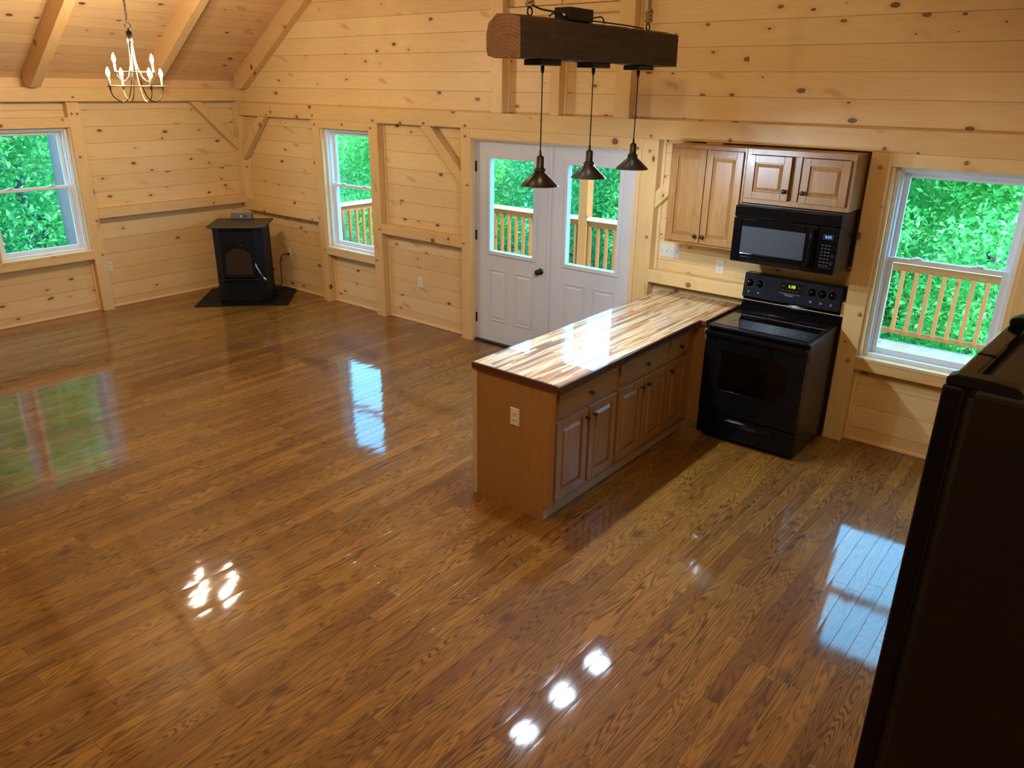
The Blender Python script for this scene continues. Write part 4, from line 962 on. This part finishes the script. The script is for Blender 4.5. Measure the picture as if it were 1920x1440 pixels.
MB().tube(arc((0, 0, 2.967), 0.022, 0, 2 * PI, 16, Vector((math.cos(vd + PI / 2), math.sin(vd + PI / 2), 0)))[:-1], 0.0035, 8, closed=True).build('top_loop', M['black_metal'], chn)
chm = MB(); z = 3.005; k = 0
while z < roof(chx) - 0.03:
    ax_ = Vector((1, 0, 0)) if k % 2 else Vector((0, 1, 0))
    pts = [Vector((0, 0, z)) + ax_ * 0.0085 * math.cos(2 * PI * i / 12) + Vector((0, 0, 0.020 * math.sin(2 * PI * i / 12))) for i in range(12)]
    chm.tube(pts, 0.0028, 6, closed=True); z += 0.033; k += 1
chm.build('chain', M['black_metal'], chn)
MB().tube([(0.004, 0.004, 2.95), (-0.004, 0.003, 3.4), (0.004, -0.003, roof(chx))], 0.0022, 6).build('wire', M['cord_black'], chn)

# ------------------------------------------------------------------ outside: deck, railings, trees, ground
dk = structure(MB().box(-0.25, 10.4, 0.2, 3.16, -0.10, -0.045).build('floor_deck', M['deck']))
def railing(label, matrix, length, z0=-0.045, group='cedar deck railings'):
    r = tag(MB().box(0, length, -0.07, 0.07, 0.835, 0.872).build('deck_railing', M['cedar_top_sunlit'], bevel=0.004, matrix=matrix), label, 'railing', group)
    MB().box(0, length, -0.02, 0.02, 0.745, 0.835).build('top_rail', M['cedar_x'], r, bevel=0.003)
    MB().box(0, length, -0.02, 0.02, 0.055, 0.105).build('bottom_rail', M['cedar_x'], r, bevel=0.003)
    x = 0.05
    first = None
    while x < length:
        if first is None:
            first = MB().box(-0.019, 0.019, -0.019, 0.019, 0.095, 0.76).build('baluster', M['cedar'], r, loc=(x, -0.035, 0)); first.location = (x, -0.035, 0)
        else:
            c = first.copy(); COL.objects.link(c); c.parent = r; c.location = (x, -0.035, 0)
        x += 0.1335
    return r
rm = lambda x, y, a: Matrix.Translation((x, y, 0)) @ Matrix.Rotation(a, 4, 'Z')
railing('cedar railing along the deck front, left of the tall post', rm(0.02, 3.1, 0), 3.30, )
railing('long cedar railing along the deck front, right of the tall post', rm(3.46, 3.1, 0), 6.9)
railing('cedar railing closing the left end of the deck', rm(0.0, 0.21, PI / 2), 2.82)
po = tag(MB().box(-0.07, 0.07, -0.07, 0.07, -0.045, 2.9).build('deck_post', M['cedar'], bevel=0.005), 'tall square cedar post standing in the deck railing', 'post'); po.location = (3.39, 3.10, 0)

# ground: falls away from the house then climbs as a wooded hill
bm = bmesh.new(); N = 60; gv = []
def gz(x, y):
    d = max(0.0, y - 3.5, -x - 0.5)
    z = -1.6 - 0.10 * min(d, 12) + 0.30 * max(0.0, d - 10)
    return min(z, 3.2) + 0.25 * math.sin(x * 0.9 + y * 0.4) + 0.2 * math.sin(y * 1.3 - x * 0.5)
for i in range(N + 1):
    gv.append([bm.verts.new((-38 + 74 * i / N, -30 + 70 * j / N, gz(-38 + 74 * i / N, -30 + 70 * j / N))) for j in range(N + 1)])
for i in range(N):
    for j in range(N): bm.faces.new((gv[i][j], gv[i + 1][j], gv[i + 1][j + 1], gv[i][j + 1])).smooth = True
mb = MB(); mb.bm.free(); mb.bm = bm
structure(mb.build('ground', M['ground']))

def leaves(bm_, c, R_, n, size, frond=False):
    rv = random.uniform; rg_ = random.gauss
    n = int(n * 1.9); size *= 0.62
    for _ in range(n):
        d = Vector((rg_(0, 1), rg_(0, 1), rg_(0, 1))).normalized() * (random.random() ** 0.4)
        p = Vector((c[0] + d.x * R_[0], c[1] + d.y * R_[1], c[2] + d.z * R_[2]))
        nrm = Vector((rg_(0, 0.6), rg_(0, 0.6), rg_(0.5, 0.5))).normalized()
        a = nrm.orthogonal().normalized(); a.rotate(Matrix.Rotation(rv(0, 2 * PI), 3, nrm)); b_ = nrm.cross(a)
        s = size * rv(0.6, 1.3)
        q = [p - a * s, p + b_ * s * 0.42 - a * s * 0.1 + nrm * s * 0.08, p + a * s, p - b_ * s * 0.42 - a * s * 0.1 + nrm * s * 0.08]
        bm_.faces.new([bm_.verts.new(k) for k in q])
TG = 'leafy trees outside the windows'
def tree(x, y, h, cr, mat, label, n=7000, size=0.10, trunk=0.10, low=0.0, lean=(0, 0), group=TG, clumps=26):
    z0 = gz(x, y)
    r = thing('leafy_tree', label, 'tree', (x, y, z0), 0, group)
    H = h - z0
    pts = [(lean[0] * t, lean[1] * t, H * t) for t in (0, 0.2, 0.4, 0.6, 0.8, 0.92)]
    MB().tube([(px + 0.03 * math.sin(i * 2.1), py + 0.03 * math.cos(i * 1.7), pz - 0.1 * (i == 0)) for i, (px, py, pz) in enumerate(pts)], [trunk * (1 - 0.14 * i) for i in range(6)], 10).build('trunk', M['bark'], r)
    m = MB(); br = MB()
    for i in range(clumps):
        t = random.uniform(low, 1.0); a = random.uniform(0, 2 * PI)
        wv = cr * (0.45 + 0.55 * math.sin(PI * min(1.0, max(0.0, 0.12 + 0.88 * (t - low) / (1 - low + 1e-6))))) * random.uniform(0.45, 1.0)
        c = (lean[0] * t + wv * math.cos(a), lean[1] * t + wv * math.sin(a), H * t)
        leaves(m.bm, c, (cr * 0.42, cr * 0.42, 0.26 * cr + 0.1), n // clumps, size)
        if i % 2 == 0: br.tube([(lean[0] * t, lean[1] * t, H * t * 0.85), ((c[0] + lean[0] * t) / 2, (c[1] + lean[1] * t) / 2, H * t * 0.95), c], [0.03, 0.018, 0.008], 6)
    br.build('branches', M['bark'], r)
    f = m.build('foliage', mat, r)
    return r
# in front of the right-hand window and the doors (beyond the deck railing)
tree(6.6, 6.3, 2.9, 1.7, M['leaf_c'], 'bright green tree just beyond the railing, right window, left half', 15000, 0.085, 0.09)
tree(8.6, 6.6, 2.7, 1.7, M['leaf_c'], 'bright green tree just beyond the railing, right window, behind the fridge side', 13000, 0.085, 0.09)
tree(5.1, 8.4, 3.2, 1.9, M['leaf_a'], 'green tree filling the gap between french doors and right window', 12000, 0.10, 0.12)
tree(7.6, 9.6, 3.2, 2.2, M['leaf_a'], 'darker tree behind the bright ones in the right window', 12000, 0.11, 0.14)
tree(2.3, 6.8, 2.6, 1.5, M['leaf_a'], 'green tree right of the tall post in the right door glass', 13000, 0.085, 0.09)
tree(0.5, 7.6, 2.9, 1.6, M['leaf_b'], 'cool green tree left of the tall post in the door glass', 12000, 0.09, 0.10)
tree(-0.6, 12.0, 3.6, 2.6, M['leaf_b'], 'dark shaded tree far behind the left door glass', 12000, 0.13, 0.16)
tree(3.6, 12.5, 3.6, 2.6, M['leaf_b'], 'distant cool green tree behind the deck', 12000, 0.13, 0.16)
tree(-2.4, 5.6, 3.1, 1.6, M['leaf_c'], 'bright feathery tree seen through the window beside the stove corner', 14000, 0.085, 0.10)
tree(-4.6, 8.2, 4.2, 2.3, M['leaf_a'], 'tall green tree behind the feathery one in the middle window', 12000, 0.11, 0.14)
tree(-3.6, 11.5, 4.0, 2.6, M['leaf_b'], 'shaded tree farthest away in the middle window', 10000, 0.13, 0.16)
# outside the left wall
tree(-5.6, -0.7, 7.0, 2.3, M['leaf_a'], 'tall leafy tree outside the left window, right half', 18000, 0.10, 0.12)
tree(-5.0, -2.6, 6.2, 2.1, M['leaf_a'], 'leafy tree outside the left window, middle', 18000, 0.095, 0.10)
tree(-6.6, -4.6, 7.5, 2.6, M['leaf_b'], 'leafy tree outside the left window, left edge of the photo', 16000, 0.11, 0.14)
tree(-9.5, 1.0, 8.5, 3.0, M['leaf_a'], 'big tree far behind the left window', 14000, 0.14, 0.2)
tree(-10.0, -2.2, 8.5, 3.0, M['leaf_b'], 'dark tree farthest behind the left window', 14000, 0.14, 0.2)
bt_ = tag(MB().tube([(-3.0, -1.00, -2.2), (-3.0, -1.00, 0.4), (-3.0, -1.02, 1.1), (-3.0, -1.0, 1.9), (-2.98, -1.02, 2.8), (-3.0, -1.0, 7.0)], [0.17, 0.14, 0.13, 0.128, 0.125, 0.10], 16).build('tree_trunk', M['bark'], bevel=0), 'big grey trunk close outside the left window', 'tree trunk')

# ------------------------------------------------------------------ light
W = bpy.data.worlds.new('overcast_sky'); S.world = W; W.use_nodes = True
wn = W.node_tree; wn.nodes.clear()
wo = wn.nodes.new('ShaderNodeOutputWorld'); wb = wn.nodes.new('ShaderNodeBackground')
wb.inputs[0].default_value = (0.18, 0.58, 1.0, 1); wb.inputs[1].default_value = 10.0
wn.links.new(wb.outputs[0], wo.inputs[0])
def lamp(name, kind, loc, energy, color, size=0.1, **kw):
    L = bpy.data.lights.new(name, kind); L.energy = energy; L.color = color
    if kind == 'AREA': L.size = size
    elif kind == 'SUN': L.angle = size
    else: L.shadow_soft_size = size
    for k, v in kw.items(): setattr(L, k, v)
    o = bpy.data.objects.new(name, L); COL.objects.link(o); o.location = loc; return o
# warm ceiling lamps high under the roof, above the camera
lamp('ceiling_lamp', 'POINT', (5.1, -5.2, 4.9), 90, (1.0, 0.86, 0.60), 0.15)
lamp('ceiling_lamp', 'POINT', (8.2, -4.4, 3.8), 175, (1.0, 0.86, 0.60), 0.15)
sun = lamp('sun', 'SUN', (20, -10, 30), 6.0, (1.0, 0.92, 0.78), 0.02)
sun.rotation_euler = Vector((0.80, -0.30, 1.0)).to_track_quat('Z', 'Y').to_euler()

# ------------------------------------------------------------------ camera
cam = bpy.data.cameras.new('camera'); co = bpy.data.objects.new('camera', cam); COL.objects.link(co)
yaw, pitch, roll = map(math.radians, (128.60420881, -21.26064607, 0.84508701))
f = Vector((math.cos(pitch) * math.cos(yaw), math.cos(pitch) * math.sin(yaw), math.sin(pitch)))
r = f.cross(Vector((0, 0, 1))).normalized(); u = r.cross(f)
r2 = r * math.cos(roll) + u * math.sin(roll); u2 = -r * math.sin(roll) + u * math.cos(roll)
m = Matrix((r2, u2, -f)).transposed().to_4x4(); m.translation = Vector((9.29560705, -5.86384987, 2.53730791))
co.matrix_world = m
cam.sensor_fit = 'HORIZONTAL'; cam.sensor_width = 36.0; cam.lens = 1432.3449 / 1920 * 36.0; cam.clip_start = 0.02; cam.clip_end = 200
S.camera = co
S.view_settings.view_transform = 'Standard'; S.view_settings.look = 'None'; S.view_settings.gamma = 1.0
S.view_settings.use_curve_mapping = False; S.view_settings.exposure = 0.0
try:
    S.cycles.use_denoising = True; S.cycles.max_bounces = 8; S.cycles.transparent_max_bounces = 12
    S.cycles.sample_clamp_indirect = 8.0; S.cycles.caustics_reflective = False; S.cycles.caustics_refractive = False
except Exception: pass
